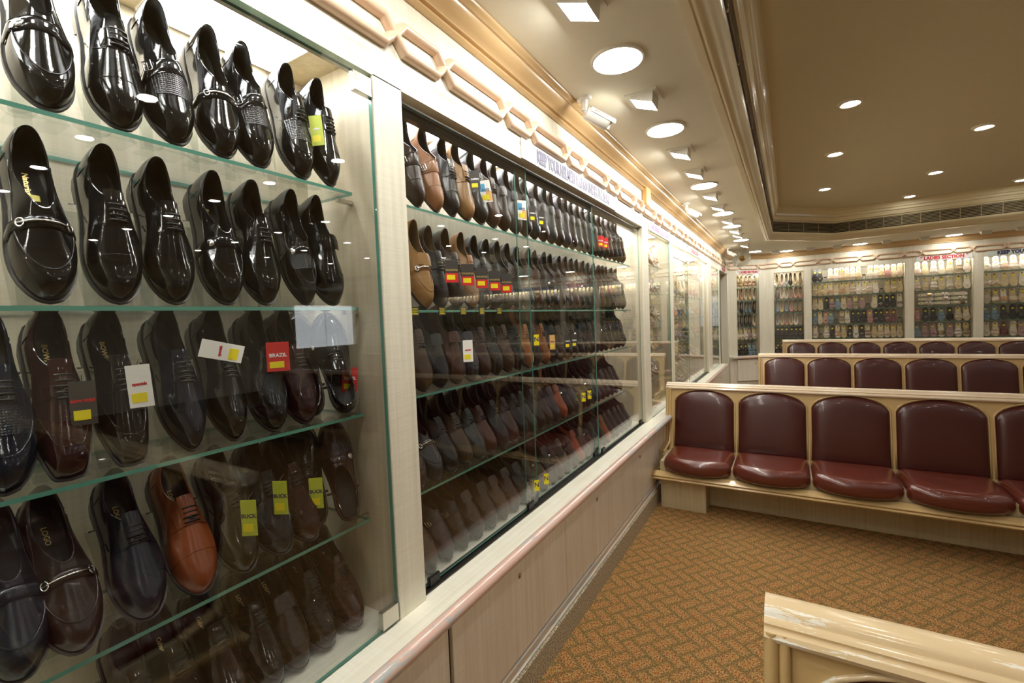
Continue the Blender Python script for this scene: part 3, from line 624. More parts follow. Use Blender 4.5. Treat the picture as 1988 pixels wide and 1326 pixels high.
bench(-.888, 12, 4.085, .481, .912, 'long bench across the aisle, four whole maroon seats in view')
bench(-.345, 11, 7.10, .484, .912, 'bench in the third row, cut off by the long bench before it')
bench(-.09, 11, 9.55, .444, .957, 'rearmost bench below the back wall sandals', xs=.9)
# ================================================================ SHOES
def interp(tab, s):
    for (a, va), (b, vb) in zip(tab, tab[1:]):
        if s <= b:
            t = (s-a)/(b-a) if b > a else 0; t = t*t*(3-2*t)*.35+t*.65; return va+(vb-va)*t
    return tab[-1][1]
TOE = dict(
    round=[(0, 0), (.012, .013), (.04, .022), (.09, .029), (.16, .033), (.28, .033), (.40, .0335), (.52, .039), (.64, .0455), (.72, .0470), (.80, .0445), (.88, .038), (.94, .028), (.975, .019), (.993, .010), (1, 0)],
    point=[(0, 0), (.012, .013), (.04, .022), (.09, .028), (.16, .032), (.28, .0315), (.40, .0325), (.52, .038), (.64, .0435), (.72, .0430), (.80, .0385), (.88, .0305), (.94, .0215), (.975, .0145), (.993, .0085), (1, 0)],
    square=[(0, 0), (.012, .013), (.04, .022), (.09, .028), (.16, .032), (.28, .0315), (.40, .0325), (.52, .038), (.64, .0435), (.72, .0430), (.80, .0385), (.88, .0325), (.94, .0275), (.975, .0235), (.993, .0175), (1, 0)],
    lady=[(0, 0), (.012, .010), (.04, .017), (.09, .022), (.16, .0245), (.28, .023), (.40, .022), (.52, .027), (.64, .034), (.72, .035), (.80, .031), (.88, .0225), (.94, .0135), (.975, .008), (.993, .004), (1, 0)],
    slip=[(0, 0), (.012, .012), (.04, .021), (.09, .027), (.16, .030), (.28, .028), (.40, .028), (.52, .033), (.64, .039), (.72, .041), (.80, .040), (.88, .0345), (.94, .0255), (.975, .0175), (.993, .0100), (1, 0)])
def shoe_geo(L=.292, toe='round', open_end=.50, zheel=.078, zside=.058, zthroat=.088, base=.026, boxh=.036, rimw=.0265, rim0=.035):
    W = TOE[toe]; sc = L/.292
    cur = lambda s: .004*sin(pi*min(1, max(0, (s-.3)/.7)))*sc
    z0 = lambda s: (base*(1-min(1, s/.62))**1.3*.9+.011+max(0, s-.82)*.03)*1.0
    def out(phi):
        u = (1+cos(phi))/2; u = u*u*(3-2*u)*.25+u*.75; wd = interp(W, u)*sc*(1 if sin(phi) >= 0 else 1)
        return Vector((u*L, math.copysign(wd, sin(phi))+cur(u), z0(u)))
    def rim(phi):
        c = (1+cos(phi))/2; s = rim0+(open_end-rim0)*c
        wd = rimw*sc*abs(sin(phi))**.85*(1-.12*c)
        z = zheel+(zside-zheel)*sin(pi*min(1, c/.9))**1.0+(zthroat-zheel)*c**1.6
        return Vector((s*L, math.copysign(wd, sin(phi))+cur(s)*.6, z+base*.9*(1-c)**1.3))
    def surf(phi, t):
        O = out(phi); R_ = rim(phi); D = math.hypot(R_.x-O.x, R_.y-O.y); k = min(1, max(0, (D-.022)/.05)); k = k*k*(3-2*k)
        a1 = t**1.35-.10*sin(pi*t)*(1 if abs(sin(phi)) > .05 or cos(phi) < 0 else 0); b1 = sin(t*pi/2)**.95
        a2 = t**1.45; q = min(1, a2/.20); b2 = (boxh/(R_.z-O.z))*(1-(1-q)**2)**.55+(1-boxh/(R_.z-O.z))*max(0, (a2-.03)/.97)**1.35
        a = a1*(1-k)+a2*k; b = b1*(1-k)+b2*k
        return Vector((O.x+(R_.x-O.x)*a, O.y+(R_.y-O.y)*a, O.z+(R_.z-O.z)*b))
    return dict(L=L, out=out, rim=rim, surf=surf, z0=z0, cur=cur, W=W, sc=sc, open_end=open_end)
NP = 56
def shoe_parts(style, g, heelblock=True, lady=False, welt=.0035):
    """returns list of (name, mesh, follows_colour, parent index)"""
    L, surf, out, rim, z0 = g['L'], g['surf'], g['out'], g['rim'], g['z0']; P = []
    phis = [2*pi*i/NP for i in range(NP)]
    T_ = [0, .04, .09, .15, .23, .33, .45, .58, .70, .82, .92, 1.0]
    ub = MB().grid([[surf(p, t) for p in phis] for t in T_], True)
    bv = BVHTree.FromPolygons([Vector(v) for v in ub.v], ub.f)
    ub2 = MB(); ub2.v = list(ub.v); ub2.f = list(ub.f); ub2.m = list(ub.m); ub2.tube([rim(p) for p in phis], .0016, 6, True)
    kind = style.get('mat', 'leather')
    P.append(('upper', ub2.mesh('upper', [MA[kind]], 'auto'), 1, None))
    # lining: inner walls and insole
    lin = [[rim(p)+Vector((0, 0, -.0005)) for p in phis]]
    for t in (.85, .6, .3, .08):
        row = []
        for p in phis:
            q = surf(p, t); c = Vector((q.x, g['cur'](q.x/L), q.z)); e = q+(c-q)*(.06 if abs(q.y) > .004 else 0); 
            if q.x > g['open_end']*L+.02: e.x = g['open_end']*L+.02; e.y = q.y*.5
            if q.x < .01: e.x += .003
            e.z = min(e.z, rim(p).z-.004*(1-t)); row.append(e)
        lin.append(row)
    fl = []
    for p in phis:
        o_ = out(p); x = min(o_.x, g['open_end']*L+.05); fl.append(Vector((max(x, .006), o_.y*.86, z0(min(1, x/L))+.006)))
    lin.append(fl); lb = MB().grid(lin, True); k = len(lb.v)-NP; lb.f.append(tuple(k+i for i in range(NP))); lb.m.append(0)
    P.append(('lining', lb.mesh('lining', [MA[style.get('lin', 'lining')]], 'auto'), 0, None))
    # sole
    sb = MB(); top = [out(p) for p in phis]
    def off(v, e): 
        c = Vector((L*.5, 0, v.z)); n = Vector((v.x-c.x, (v.y)*3.2, 0)).normalized(); return v+n*e
    th = style.get('sole_t', .007)
    r0 = [off(v, welt)+Vector((0, 0, .0015)) for v in top]; r1 = [off(v, welt)+Vector((0, 0, -th*.7)) for v in top]; r2 = [off(v, welt-.002)+Vector((0, 0, -th)) for v in top]
    sb.grid([[v+Vector((0, 0, .0015)) for v in top], r0, r1, r2], True); k = len(sb.v)-NP; sb.f.append(tuple(k+i for i in range(NP))); sb.m.append(0)
    if not lady:
        hh = [Vector((min(v.x, L*.27), v.y, max(0.0, 0))) for v in r2]; hh2 = [Vector((min(v.x, L*.29), v.y*.99, v.z)) for v in r2]; hh3 = [Vector((min(v.x, L*.27), v.y*.96, 0)) for v in r2]
        sb.grid([hh2, hh3], True); k = len(sb.v)-NP; sb.f.append(tuple(k+i for i in range(NP))); sb.m.append(0)
    else:
        hb_ = style.get('heel', .0)
        if hb_ > .01:
            zt = z0(.06); rr = .017 if not style.get('block') else .021
            rows = [[Vector((.020+cos(q)*rr*f, sin(q)*rr*f, z)) for q in [2*pi*i/14 for i in range(14)]] for f, z in ((1.0, zt), (.62 if not style.get('block') else 1.0, zt*.72), (.36 if not style.get('block') else .95, zt*.25), (.34 if not style.get('block') else .95, 0))]
            sb.grid(rows, True); k = len(sb.v)-14; sb.f.append(tuple(k+i for i in range(14))); sb.m.append(0)
    P.append(('sole', sb.mesh('sole', [MA['sole' if not lady else 'tanlin']], 'auto'), 0, None))
    def ray(x, al, offs=.001):
        o_ = Vector((x, g['cur'](x/L), z0(x/L)+.012)); d = Vector((0, cos(al), sin(al))); h = bv.ray_cast(o_, d)
        if h[0] is None: return None
        n = h[1]; n = n if n.dot(d) > 0 else -n; return h[0]+n*offs
    def down(x, y, offs=.001):
        h = bv.ray_cast(Vector((x, y+g['cur'](x/L), .3)), Vector((0, 0, -1)))
        return None if h[0] is None else h[0]+(h[1] if h[1].z > 0 else -h[1])*offs
    seam = MB()
    def line(pts, r=.0009):
        pts = [p for p in pts if p is not None]
        if len(pts) > 2: seam.tube(pts, r, 5)
    f = style['f']
    if 'cap' in f:
        for s in ((.765,) if 'brogue' not in f else (.765, .75)): line([ray((s-.012*cos((a-90)*pi/180*1.0)**2)*L, math.radians(a), .0004) for a in range(-10, 191, 8)])
    if 'fold' in f: line([ray(.70*L, math.radians(a), .0003) for a in range(0, 181, 9)], .0007)
    if 'moc' in f:
        pts = []
        for i in range(-17, 18):
            p = i/17*2.05; t = .40 if abs(p) < 1.4 else .40+(abs(p)-1.4)*.35; q = surf(p, min(t, .95)); pts.append(q+Vector((0, 0, .0008)))
        line(pts, .0014); 
    if 'quarter' in f:
        for sg in (1, -1):
            e = g['open_end']
            pts = [down((e+.005)*L, sg*.0165), down((e+.05)*L, sg*.017), down((e+.11)*L, sg*.0175), down((e+.135)*L, sg*.022), ray((e+.12)*L, math.radians(90-sg*48), .0006), ray((e+.06)*L, math.radians(90-sg*68), .0006), ray((e-.0)*L, math.radians(90-sg*82), .0006)]
            line(pts, .0012)
        line([down((g['open_end']+.13)*L, y) for y in (-.018, -.009, 0, .009, .018)], .0009)
    if 'heelseam' in f or 'quarter' in f:
        line([ray(.16*L, math.radians(a), .0004) for a in (2, 14, 26, 36, 44)]); line([ray(.16*L, math.radians(180-a), .0004) for a in (2, 14, 26, 36, 44)])
    if 'quilt' in f:
        for k in range(-3, 4):
            line([down((.62+.30*t)*L, (-.026+.052*t+k*.012)) if abs(-.026+.052*t+k*.012) < .030*(1.15-t*.5) else None for t in [i/10 for i in range(11)]], .0007)
            line([down((.62+.30*t)*L, -(-.026+.052*t+k*.012)) if abs(-.026+.052*t+k*.012) < .030*(1.15-t*.5) else None for t in [i/10 for i in range(11)]], .0007)
    if seam.v: P.append(('seam_piping', seam.mesh('seam_piping', [MA['leather']], True), 1, None))
    if 'texvamp' in f:      # raised textured panel over the vamp
        rows = []
        for s in [.56+.02*i for i in range(10)]:
            rows.append([ray(s*L, math.radians(a), .0012) for a in range(38, 143, 8)])
        if all(q is not None for r in rows for q in r): P.append(('vamp_panel', MB().grid(rows).mesh('vamp_panel', [MA[style['tex']]], True), 1, None))
    if 'lace' in f:
        e = g['open_end']
        for sg in (1, -1):
            rows = []
            for s_ in [e+.006+.013*i for i in range(10)]:
                r = [down(s_*L, sg*y, .0026 if y < .022 else .0012) for y in (.0035, .0038, .010, .016, .022, .028)]
                if all(q is not None for q in r): r[0] = r[0]-Vector((0, 0, .0035)); rows.append(r)
            if len(rows) > 2:
                m_ = MB().grid(rows); m_.tube([r[1] for r in rows], .0010, 5); m_.tube([r[-1] for r in rows], .0009, 5); m_.tube(rows[-1][1:], .0009, 5)
                P.append(('facing', m_.mesh('facing', [MA[kind]], 'auto'), 1, None))
        e = g['open_end']; lb_ = MB(); nl = style.get('nl', 4)
        for i in range(nl):
            s = e+.012+i*.032; q = [down(s*L, y, .0058 if abs(y) < .012 else .0022) for y in (-.0150, -.011, -.004, .004, .011, .0150)]
            q = [v for v in q if v is not None]
            if len(q) > 2: lb_.tube(q, .0019, 6)
            if i < nl-1:
                for sg in (1, -1):
                    q = [down((s+.032*t)*L, sg*(.012-.022*t), .0045) for t in (0, .5, 1)]; q = [v for v in q if v is not None]
                    if len(q) > 2: lb_.tube(q, .0012, 5)
        P.append(('laces', lb_.mesh('laces', [MA['lace']], True), 2, None))
        R0 = rim(0); tg = [[Vector((e*L-.022+.06*t, (v-.5)*.034*(1-.1*t), R0.z-.001-.010*t*t+.005*(1-(2*v-1)**2)+(1-t)*.006)) for v in (0, .25, .5, .75, 1)] for t in (0, .25, .5, .75)]
        P.append(('tongue', MB().grid(tg).mesh('tongue', [MA[kind]], True), 1, None))
    if 'strap' in f:
        a0, a1, sk = style.get('strap', (.50, .62, .0)); rows = []
        for s in [a0+(a1-a0)*i/5 for i in range(6)]:
            rows.append([ray((s+sk*(a-90)/90)*L, math.radians(a), .0035 if .001 < (s-a0) < (a1-a0-.001) else .0015) for a in range(-6, 187, 8)])
        rows = [r for r in rows if all(q is not None for q in r)]
        if len(rows) > 1:
            sp = MB().grid(rows); 
            for r in (rows[0], rows[-1]): sp.tube(r, .0013, 5)
            P.append(('strap', sp.mesh('strap', [MA[style.get('strapmat', 'leather')]], 'auto'), 1, None)); si = len(P)-1
            s = (a0+a1)/2
            if 'buckle' in f:
                al = math.radians(style.get('buckle_at', 138)); c = ray(s*L, al, .006); n = Vector((0, cos(al), sin(al))); tx = Vector((1, 0, 0)); ty = n.cross(tx)
                P.append(('buckle', MB().tube([c+tx*x*.011+ty*y*.008 for x, y in ((-1, -1), (1, -1), (1, 1), (-1, 1))], .0014, 6, True).tube([c-tx*.011, c+tx*.011], .001, 5).mesh('buckle', [MA['chrome']], True), 0, si))
            if 'bit' in f:
                pts = [ray(s*L, math.radians(a), .006) for a in range(45, 136, 10)]; bb = MB().tube(pts, .0018, 6)
                for a in (50, 130):
                    al = math.radians(a); c = ray(s*L, al, .006); n = Vector((0, cos(al), sin(al))); tx = Vector((1, 0, 0)); ty = n.cross(tx)
                    bb.tube([c+tx*cos(q)*.0075+ty*sin(q)*.006 for q in [2*pi*i/12 for i in range(12)]], .0016, 6, True)
                P.append(('horse_bit', bb.mesh('horse_bit', [MA['chrome']], True), 0, si))
            if 'stud' in f:
                al = math.radians(132); c = ray(s*L, al, .004); n = Vector((0, cos(al), sin(al)))
                P.append(('stud', MB().lathe([(0, .0025), (.004, .002), (.0065, .001), (.008, 0)], c, n, 14).mesh('stud', [MA['chrome']], True), 0, si))
    if 'roll' in f:     # raised tongue flap of a loafer
        e = g['open_end']; rows = []
        for t in (0, .2, .4, .6, .8, 1):
            s = e-.075+.13*t; rows.append([Vector((s*L, y*(.030 if t > .3 else .024+.02*t), rim(0).z+.010-.012*t-.006*(y*y))) for y in (-1, -.8, -.5, 0, .5, .8, 1)])
        P.append(('tongue', MB().grid(rows).mesh('tongue', [MA[kind]], 'auto'), 1, None))
    if 'bow' in f:
        c = down((g['open_end']+.04)*L, 0, .003); bb = MB()
        for sg in (1, -1): bb.tube([c, c+Vector((.004, sg*.010, .005)), c+Vector((-.004, sg*.012, .004)), c], .0022, 6)
        P.append(('bow', bb.mesh('bow', [MA['gold']], True), 0, None))
    return P
PROTO = {}
def proto(key, geo, style, **k): PROTO[key] = (shoe_parts(style, shoe_geo(**geo), **k), geo.get('L', .292))
proto('captoe', dict(toe='round', open_end=.44), dict(f=('cap', 'quarter', 'lace')))
proto('captoe_snake', dict(toe='round', open_end=.44), dict(f=('cap', 'quarter', 'lace', 'texvamp'), tex='snake'))
proto('oxford', dict(toe='point', open_end=.43), dict(f=('cap', 'brogue', 'quarter', 'lace'), nl=5))
proto('derby', dict(toe='round', open_end=.45), dict(f=('quarter', 'lace'), nl=4))
proto('derby_tan', dict(toe='point', open_end=.45), dict(f=('quarter', 'lace'), nl=5, lin='tanlin'))
proto('square', dict(toe='square', open_end=.44, boxh=.030), dict(f=('quarter', 'lace', 'moc'), nl=5))
proto('woven', dict(toe='round', open_end=.45), dict(f=('quarter', 'lace', 'moc', 'texvamp'), tex='weave'))
proto('quilted', dict(toe='round', open_end=.45), dict(f=('quarter', 'lace', 'moc', 'quilt')))
proto('loafer', dict(toe='round', open_end=.53, zthroat=.080), dict(f=('moc', 'strap', 'heelseam', 'bit'), strap=(.575, .635, 0)))
proto('loafer_tan', dict(toe='point', open_end=.52, zthroat=.082), dict(f=('moc', 'strap', 'heelseam', 'bit', 'roll'), strap=(.575, .625, 0), lin='tanlin'))
proto('penny', dict(toe='round', open_end=.53, zthroat=.080), dict(f=('moc', 'strap', 'heelseam', 'stud'), strap=(.56, .63, 0)))
proto('penny_weave', dict(toe='point', open_end=.52, zthroat=.080), dict(f=('moc', 'strap', 'heelseam', 'stud', 'texvamp'), strap=(.55, .61, 0), tex='weave'))
proto('slipon', dict(toe='round', open_end=.50, zthroat=.086), dict(f=('cap', 'roll', 'heelseam')))
proto('slipon_plain', dict(toe='round', open_end=.51, zthroat=.084), dict(f=('fold', 'roll', 'heelseam', 'moc')))
proto('monk', dict(toe='point', open_end=.46), dict(f=('strap', 'buckle', 'heelseam', 'cap'), strap=(.475, .60, .0)))
proto('monk_skew', dict(toe='round', open_end=.46), dict(f=('strap', 'buckle', 'heelseam', 'texvamp'), strap=(.50, .585, .05), tex='weave'))
proto('pump', dict(L=.235, toe='lady', open_end=.70, zheel=.048, zside=.034, zthroat=.040, base=.062, boxh=.020, rimw=.021, rim0=.03), dict(f=(), lin='tanlin', heel=.06, sole_t=.004), lady=True, welt=.001)
proto('pump_glitter', dict(L=.235, toe='lady', open_end=.70, zheel=.048, zside=.034, zthroat=.040, base=.062, boxh=.020, rimw=.021, rim0=.03), dict(f=(), mat='glit', lin='tanlin', heel=.06, sole_t=.004), lady=True, welt=.001)
proto('flat', dict(L=.235, toe='slip', open_end=.72, zheel=.046, zside=.032, zthroat=.034, base=.012, boxh=.020, rimw=.0245, rim0=.03), dict(f=('bow',), lin='tanlin', heel=.0, sole_t=.004), lady=True, welt=.001)
proto('flat_glitter', dict(L=.235, toe='slip', open_end=.72, zheel=.046, zside=.032, zthroat=.034, base=.012, boxh=.020, rimw=.0245, rim0=.03), dict(f=('bow',), mat='glit', lin='tanlin', heel=.0, sole_t=.004), lady=True, welt=.001)
def sandal(style, L=.238, heel=0., toe='slip'):
    W = TOE[toe]; sc = L/.238*.86*1.08; P = []
    zf = lambda s: .016+heel*(1-min(1, s/.62))**1.4
    phis = [2*pi*i/36 for i in range(36)]
    def o_(p, e=1.): u = (1+cos(p))/2; u = u*u*(3-2*u)*.25+u*.75; return Vector((L/2+(u*L-L/2)*e, math.copysign(interp(W, u)*sc*e, sin(p)), zf(u)))
    top = [o_(p) for p in phis]; b = MB(); 
    b.grid([[v for v in top], [v-Vector((0, 0, .004)) for v in top], [v*1-Vector((0, 0, .013)) for v in top]], True)
    for k_ in (0, 72): b.f.append(tuple(k_+i for i in range(36))); b.m.append(0)
    if heel > .02: b.box((.004, -.016, 0), (.040, .016, zf(.08)-.01))
    P.append(('footbed', b.mesh('footbed', [MA['leather']], 'auto'), 3, None))
    ins = MB().grid([[o_(p, .90)+Vector((0, 0, .0012)) for p in phis]], True); ins.f.append(tuple(range(36))); ins.m.append(0)
    P.append(('insole', ins.mesh('insole', [MA['leather']], False), 3, None))
    def arch(s, w_, h, skew=0., n=12):
        rows = []
        for dx in (-w_/2, 0, w_/2):
            r = []
            for i in range(n+1):
                a = pi*i/n; x = s*L+dx+skew*cos(a)*L; u = min(.98, max(.02, x/L)); hw_ = interp(W, u)*sc+.003
                r.append(Vector((x, cos(a)*hw_, zf(u)-.006+sin(a)**.8*(h+.006)+(.0015 if dx == 0 else 0))))
            rows.append(r)
        m = MB().grid(rows); m.tube(rows[0], .0012, 4); m.tube(rows[-1], .0012, 4); return m
    mt = style.get('mat', 'leather'); k = style['k']
    if k == 'thong':
        for sg in (1, -1):
            pts = [Vector((.80*L, 0, zf(.8)+.002)), Vector((.77*L, sg*.003, zf(.8)+.013)), Vector((.70*L, sg*.014, zf(.7)+.020)), Vector((.60*L, sg*.026, zf(.6)+.018)), Vector((.50*L, sg*(interp(W, .5)*sc+.002), zf(.5)-.004))]
            m = MB().grid([[p+Vector((-.006*(i/4), 0, -.001)), p+Vector((0, 0, .0025)), p+Vector((.006*(i/4+.4), 0, -.001))] for i, p in enumerate(pts)])
            P.append(('strap', m.mesh('strap', [MA[mt]], True), 1, None))
        P.append(('strap_knot', MB().lathe([(0, .007), (.005, .005), (.007, 0)], (.775*L, 0, zf(.78)+.010), 'z', 10).mesh('strap_knot', [MA['gold']], True), 0, None))
    if k in ('two', 'band', 'ankle', 'cross'):
        if k == 'two': ss = ((.74, .030, .026, 0), (.52, .028, .034, 0))
        elif k == 'band': ss = ((.70, .062, .030, 0),)
        elif k == 'ankle': ss = ((.76, .016, .024, 0), (.66, .014, .028, 0.02), (.16, .012, .050, 0))
        else: ss = ((.68, .020, .028, .10), (.68, .020, .032, -.10))
        for s in ss: P.append(('strap', arch(*s).mesh('strap', [MA[mt]], 'auto'), 1, None))
    if style.get('gem'):
        b = MB(); 
        for i in range(7): b.lathe([(0, .006), (.004, .004), (.006, 0)], (.68*L+.005*cos(i), -.018+.006*i, zf(.68)+.028-.00045*(i-3)**2*4), 'z', 7)
        P.append(('gem_trim', b.mesh('gem_trim', [MA['chrome']], True), 0, None))
    st = MB().box((.20*L, -.011, zf(.22)+.0015), (.31*L, .011, zf(.30)+.0035 if heel < .01 else zf(.22)+.003)); P.append(('price_sticker', st.mesh('price_sticker', [MA['yellow']]), 0, None))
    lb = MB().box((.085*L, -.0055, zf(.1)+.0015), (.175*L, .0055, zf(.1)+.003)); P.append(('size_label', lb.mesh('size_label', [MA['black']]), 0, None))
    return (P, L)
PROTO['thong'] = sandal(dict(k='thong')); PROTO['two'] = sandal(dict(k='two')); PROTO['band'] = sandal(dict(k='band')); PROTO['cross'] = sandal(dict(k='cross')); PROTO['ankle'] = sandal(dict(k='ankle'), heel=.03)
PROTO['thong_gem'] = sandal(dict(k='thong', gem=1, mat='glit')); PROTO['band_glitter'] = sandal(dict(k='band', mat='glit')); PROTO['heel_sandal'] = sandal(dict(k='two', mat='glit', gem=1), heel=.07, toe='lady')
STYLE = dict(captoe='cap-toe lace-up', captoe_snake='textured cap-toe lace-up', oxford='pointed brogued lace-up', derby='plain derby lace-up', derby_tan='pointed derby with tan lining', square='square-toed lace-up', woven='woven-vamp lace-up',
    quilted='quilted-toe lace-up', loafer='loafer with metal bit', loafer_tan='tan-lined loafer with metal bit', penny='studded strap loafer', penny_weave='woven strap loafer', slipon='cap-toe slip-on', slipon_plain='plain slip-on',
    monk='monk-strap shoe', monk_skew='slanted monk-strap shoe', pump='pointed pump', pump_glitter='glittering pointed pump', flat='ballet flat with gold bow', flat_glitter='sequinned ballet flat', thong='thong sandal', two='two-band sandal',
    band='wide-band slide', cross='cross-strap sandal', ankle='ankle-strap heeled sandal', thong_gem='jewelled thong sandal', band_glitter='sequinned slide', heel_sandal='jewelled heeled sandal')
LIGHTBED = [(.78, .62, .42), (.80, .68, .52), (.66, .50, .28), (.86, .76, .64)]
def put(key, P, d, n, tau, col, rough, label, group, yawr=0., flip=1, scale=1., ws=1., bed=None, roll=0., cat='shoe'):
    """P = toe tip contact; d = unit vector along the shelf; n = unit vector out of the case; tau = lean from vertical"""
    parts, L = PROTO[key]; up_ = Vector((0, 0, 1)); xl = (n*sin(tau)-up_*cos(tau)); zl = (n*cos(tau)+up_*sin(tau)); yl = zl.cross(xl)
    Rm_ = Matrix((xl, yl, zl)).transposed() @ Matrix.Rotation(yawr, 3, 'Z') @ Matrix.Rotation(roll, 3, 'X')
    Rm_ = Rm_ @ Matrix.Diagonal((scale, scale*flip*ws, scale)); loc = Vector(P)-Rm_ @ Vector((L, 0, 0))
    t = bpy.data.objects.new({'shoe': 'dress_shoe', 'pump': 'ladies_pump', 'flat': 'ballet_flat', 'sandal': 'ladies_sandal'}.get(cat, 'shoe'), None); C.objects.link(t); t.empty_display_size = .03
    m = Rm_.to_4x4(); m.translation = loc; t.matrix_world = m; tag(t, label, cat if cat in ('shoe', 'sandal') else 'shoe', group)
    obs = []
    for nme, me, fc, pa in parts:
        o = bpy.data.objects.new(nme, me); C.objects.link(o); o.parent = t if pa is None else obs[pa]
        if fc == 1: o.color = (*col, rough)
        elif fc == 2: o.color = (*col, .5)
        elif fc == 3: o.color = (*(bed or col), .5)
        obs.append(o)
    return t, m
BLK, DBR, BRN, TAN, COG, BUR, GRY, NVY = (.006, .006, .007), (.020, .010, .007), (.050, .024, .014), (.34, .155, .055), (.24, .060, .018), (.028, .008, .008), (.030, .030, .034), (.008, .012, .022)
CN = {BLK: 'black', DBR: 'dark brown', BRN: 'brown', TAN: 'tan', COG: 'cognac', BUR: 'oxblood', GRY: 'charcoal', NVY: 'midnight'}
xT = XW-.080
acr = {}
def stand(P, tau, lab):
    """bent clear acrylic rest behind a shoe"""
    if tau not in acr:
        b = MB(); Lr = .20; a = Vector((sin(tau), 0, -cos(tau))); p0 = Vector((-.03, 0, .004)); p1 = p0-a*Lr; t_ = Vector((cos(tau), 0, sin(tau)))*-.003; w_ = .036
        pr = [p0+Vector((.02, 0, -.003)), p0+Vector((.02, 0, 0)), p0, p1, p1+t_, Vector((p1.x-.0, 0, 0)), Vector((p1.x+.003, 0, 0)), p1+t_*2+Vector((.0, 0, -.004)), p0+t_+Vector((0, 0, -.003))]
        b.add([(v.x, -w_, v.z) for v in (p0, p1, p1+t_, p0+t_)]+[(v.x, w_, v.z) for v in (p0, p1, p1+t_, p0+t_)], [(0, 1, 2, 3), (4, 7, 6, 5), (0, 4, 5, 1), (1, 5, 6, 2), (2, 6, 7, 3), (3, 7, 4, 0)])
        b.box((p0.x-.06, -w_, -.0), (p0.x+.01, w_, .003)); b.box((p1.x-.003, -.012, 0), (p1.x, .012, p1.z)) if p1.x > -.19 else None
        acr[tau] = b.mesh('stand', [MA['acry']])
    o = bpy.data.objects.new('shoe_stand', acr[tau]); C.objects.link(o); o.location = P; tag(o, lab, 'shoe stand', 'clear acrylic shoe rests'); return o
# card colours for swing tags: (board, ink, words, w, h)
TAGS = {'lime': ('lime', 'wink', 'safari', .032, .075), 'red': ('red', 'wink', 'BRAZIL', .048, .068), 'white': ('signw', 'redv', 'spanish', .036, .078), 'dark': ('kraft', 'wink', 'CAPRIO', .036, .070), 'limey': ('lime', 'navy', 'BUCK', .034, .080),
        'gold': ('kraft', 'gink', 'GOLDSTAR', .047, .076), 'multi': ('signw', 'navy', 'AVIS', .045, .085), 'bom': ('kraft', 'red', 'BOW FORT', .034, .075), 'yel': ('yellow', 'navy', 'N', .024, .050), 'orange': ('orange', 'navy', 'Opera', .030, .072)}
def swing(kind, c, ang, lab, tip=0., st=True):
    bd, ink, words, w_, h_ = TAGS[kind]; t = empty('swing_tag', c); tag(t, lab, 'tag', 'cardboard swing tags on the shoes')
    n = Vector((cos(ang), -sin(ang), 0)); d = Vector((sin(ang), cos(ang), 0)); R_ = Matrix.Rotation(tip, 3, n); d = R_ @ d; u = R_ @ Vector((0, 0, 1)); F = frame3((0, 0, 0), d, u, n)
    o = ob('card', MB().box((-w_/2, -h_, -.0006), (w_/2, 0, .0006)), bd, t, bevel=.0003); o.matrix_local = F
    text('lettering', words, min(.030, w_*.95/(len(words)*.66)), ink, t, F @ Matrix.Translation((0, -h_*.45, .0009)), .0002, .0004)
    if st: o = ob('price_sticker', MB().box((-w_*.38, -h_*.88, .0007), (w_*.25, -h_*.66, .0011)), 'yellow', t); o.matrix_local = F
    if kind == 'gold':
        o = ob('red_band', MB().box((-w_/2*.98, -h_, .0006), (w_/2*.98, -h_*.58, .0009)), 'red', t); o.matrix_local = F
    if kind == 'multi':
        for a, b_, m_ in (((-.5, -.5), (0, -.15), 'blue'), ((0, -.95), (.5, -.5), 'orange')): 
            o = ob('colour_patch', MB().box((a[0]*w_, a[1]*h_, .0006), (b_[0]*w_, b_[1]*h_, .0009)), m_, t); o.matrix_local = F
    ob('string', MB().tube([(n.x*.0, 0, 0), tuple(-n*.008+Vector((0, 0, .005))), tuple(-n*.02+Vector((0, 0, .009)))], .0006, 4), 'black', t)
    return t
# ---------------- nearest case, shoe by shoe
cab1 = {
 0: [(.273, 'penny', BLK), (.370, 'captoe', BLK), (.458, 'monk_skew', BLK), (.547, 'loafer', BLK), (.627, 'monk_skew', BLK), (.734, 'woven', BLK), (.817, 'oxford', BLK)],
 1: [(.257, 'loafer', BLK), (.348, 'captoe', BLK), (.438, 'derby', BLK), (.535, 'penny', BLK), (.621, 'derby', BLK), (.725, 'penny_weave', BLK), (.804, 'slipon', BLK)],
 2: [(.189, 'woven', NVY), (.263, 'square', BUR), (.349, 'square', BLK), (.450, 'oxford', NVY), (.533, 'oxford', BLK), (.625, 'woven', BLK), (.707, 'woven', BUR)],
 3: [(.187, 'penny', NVY), (.260, 'loafer', DBR), (.356, 'captoe', NVY), (.449, 'captoe', COG), (.539, 'derby', (.016, .014, .008)), (.628, 'quilted', NVY), (.704, 'quilted', BUR)],
 4: [(.35, 'derby', DBR), (.42, 'captoe_snake', DBR), (.50, 'derby', DBR), (.587, 'derby', BLK), (.655, 'slipon_plain', DBR), (.733, 'captoe_snake', BLK), (.826, 'captoe_snake', BUR)]}
TAU = [.43, .43, .50, .72, .80]
ZS = SH1+[.651]
def rough_of(r, c): return .07 if r < 3 and True else (.10 if c in (BUR, NVY) or r == 4 and c == BLK else .30)
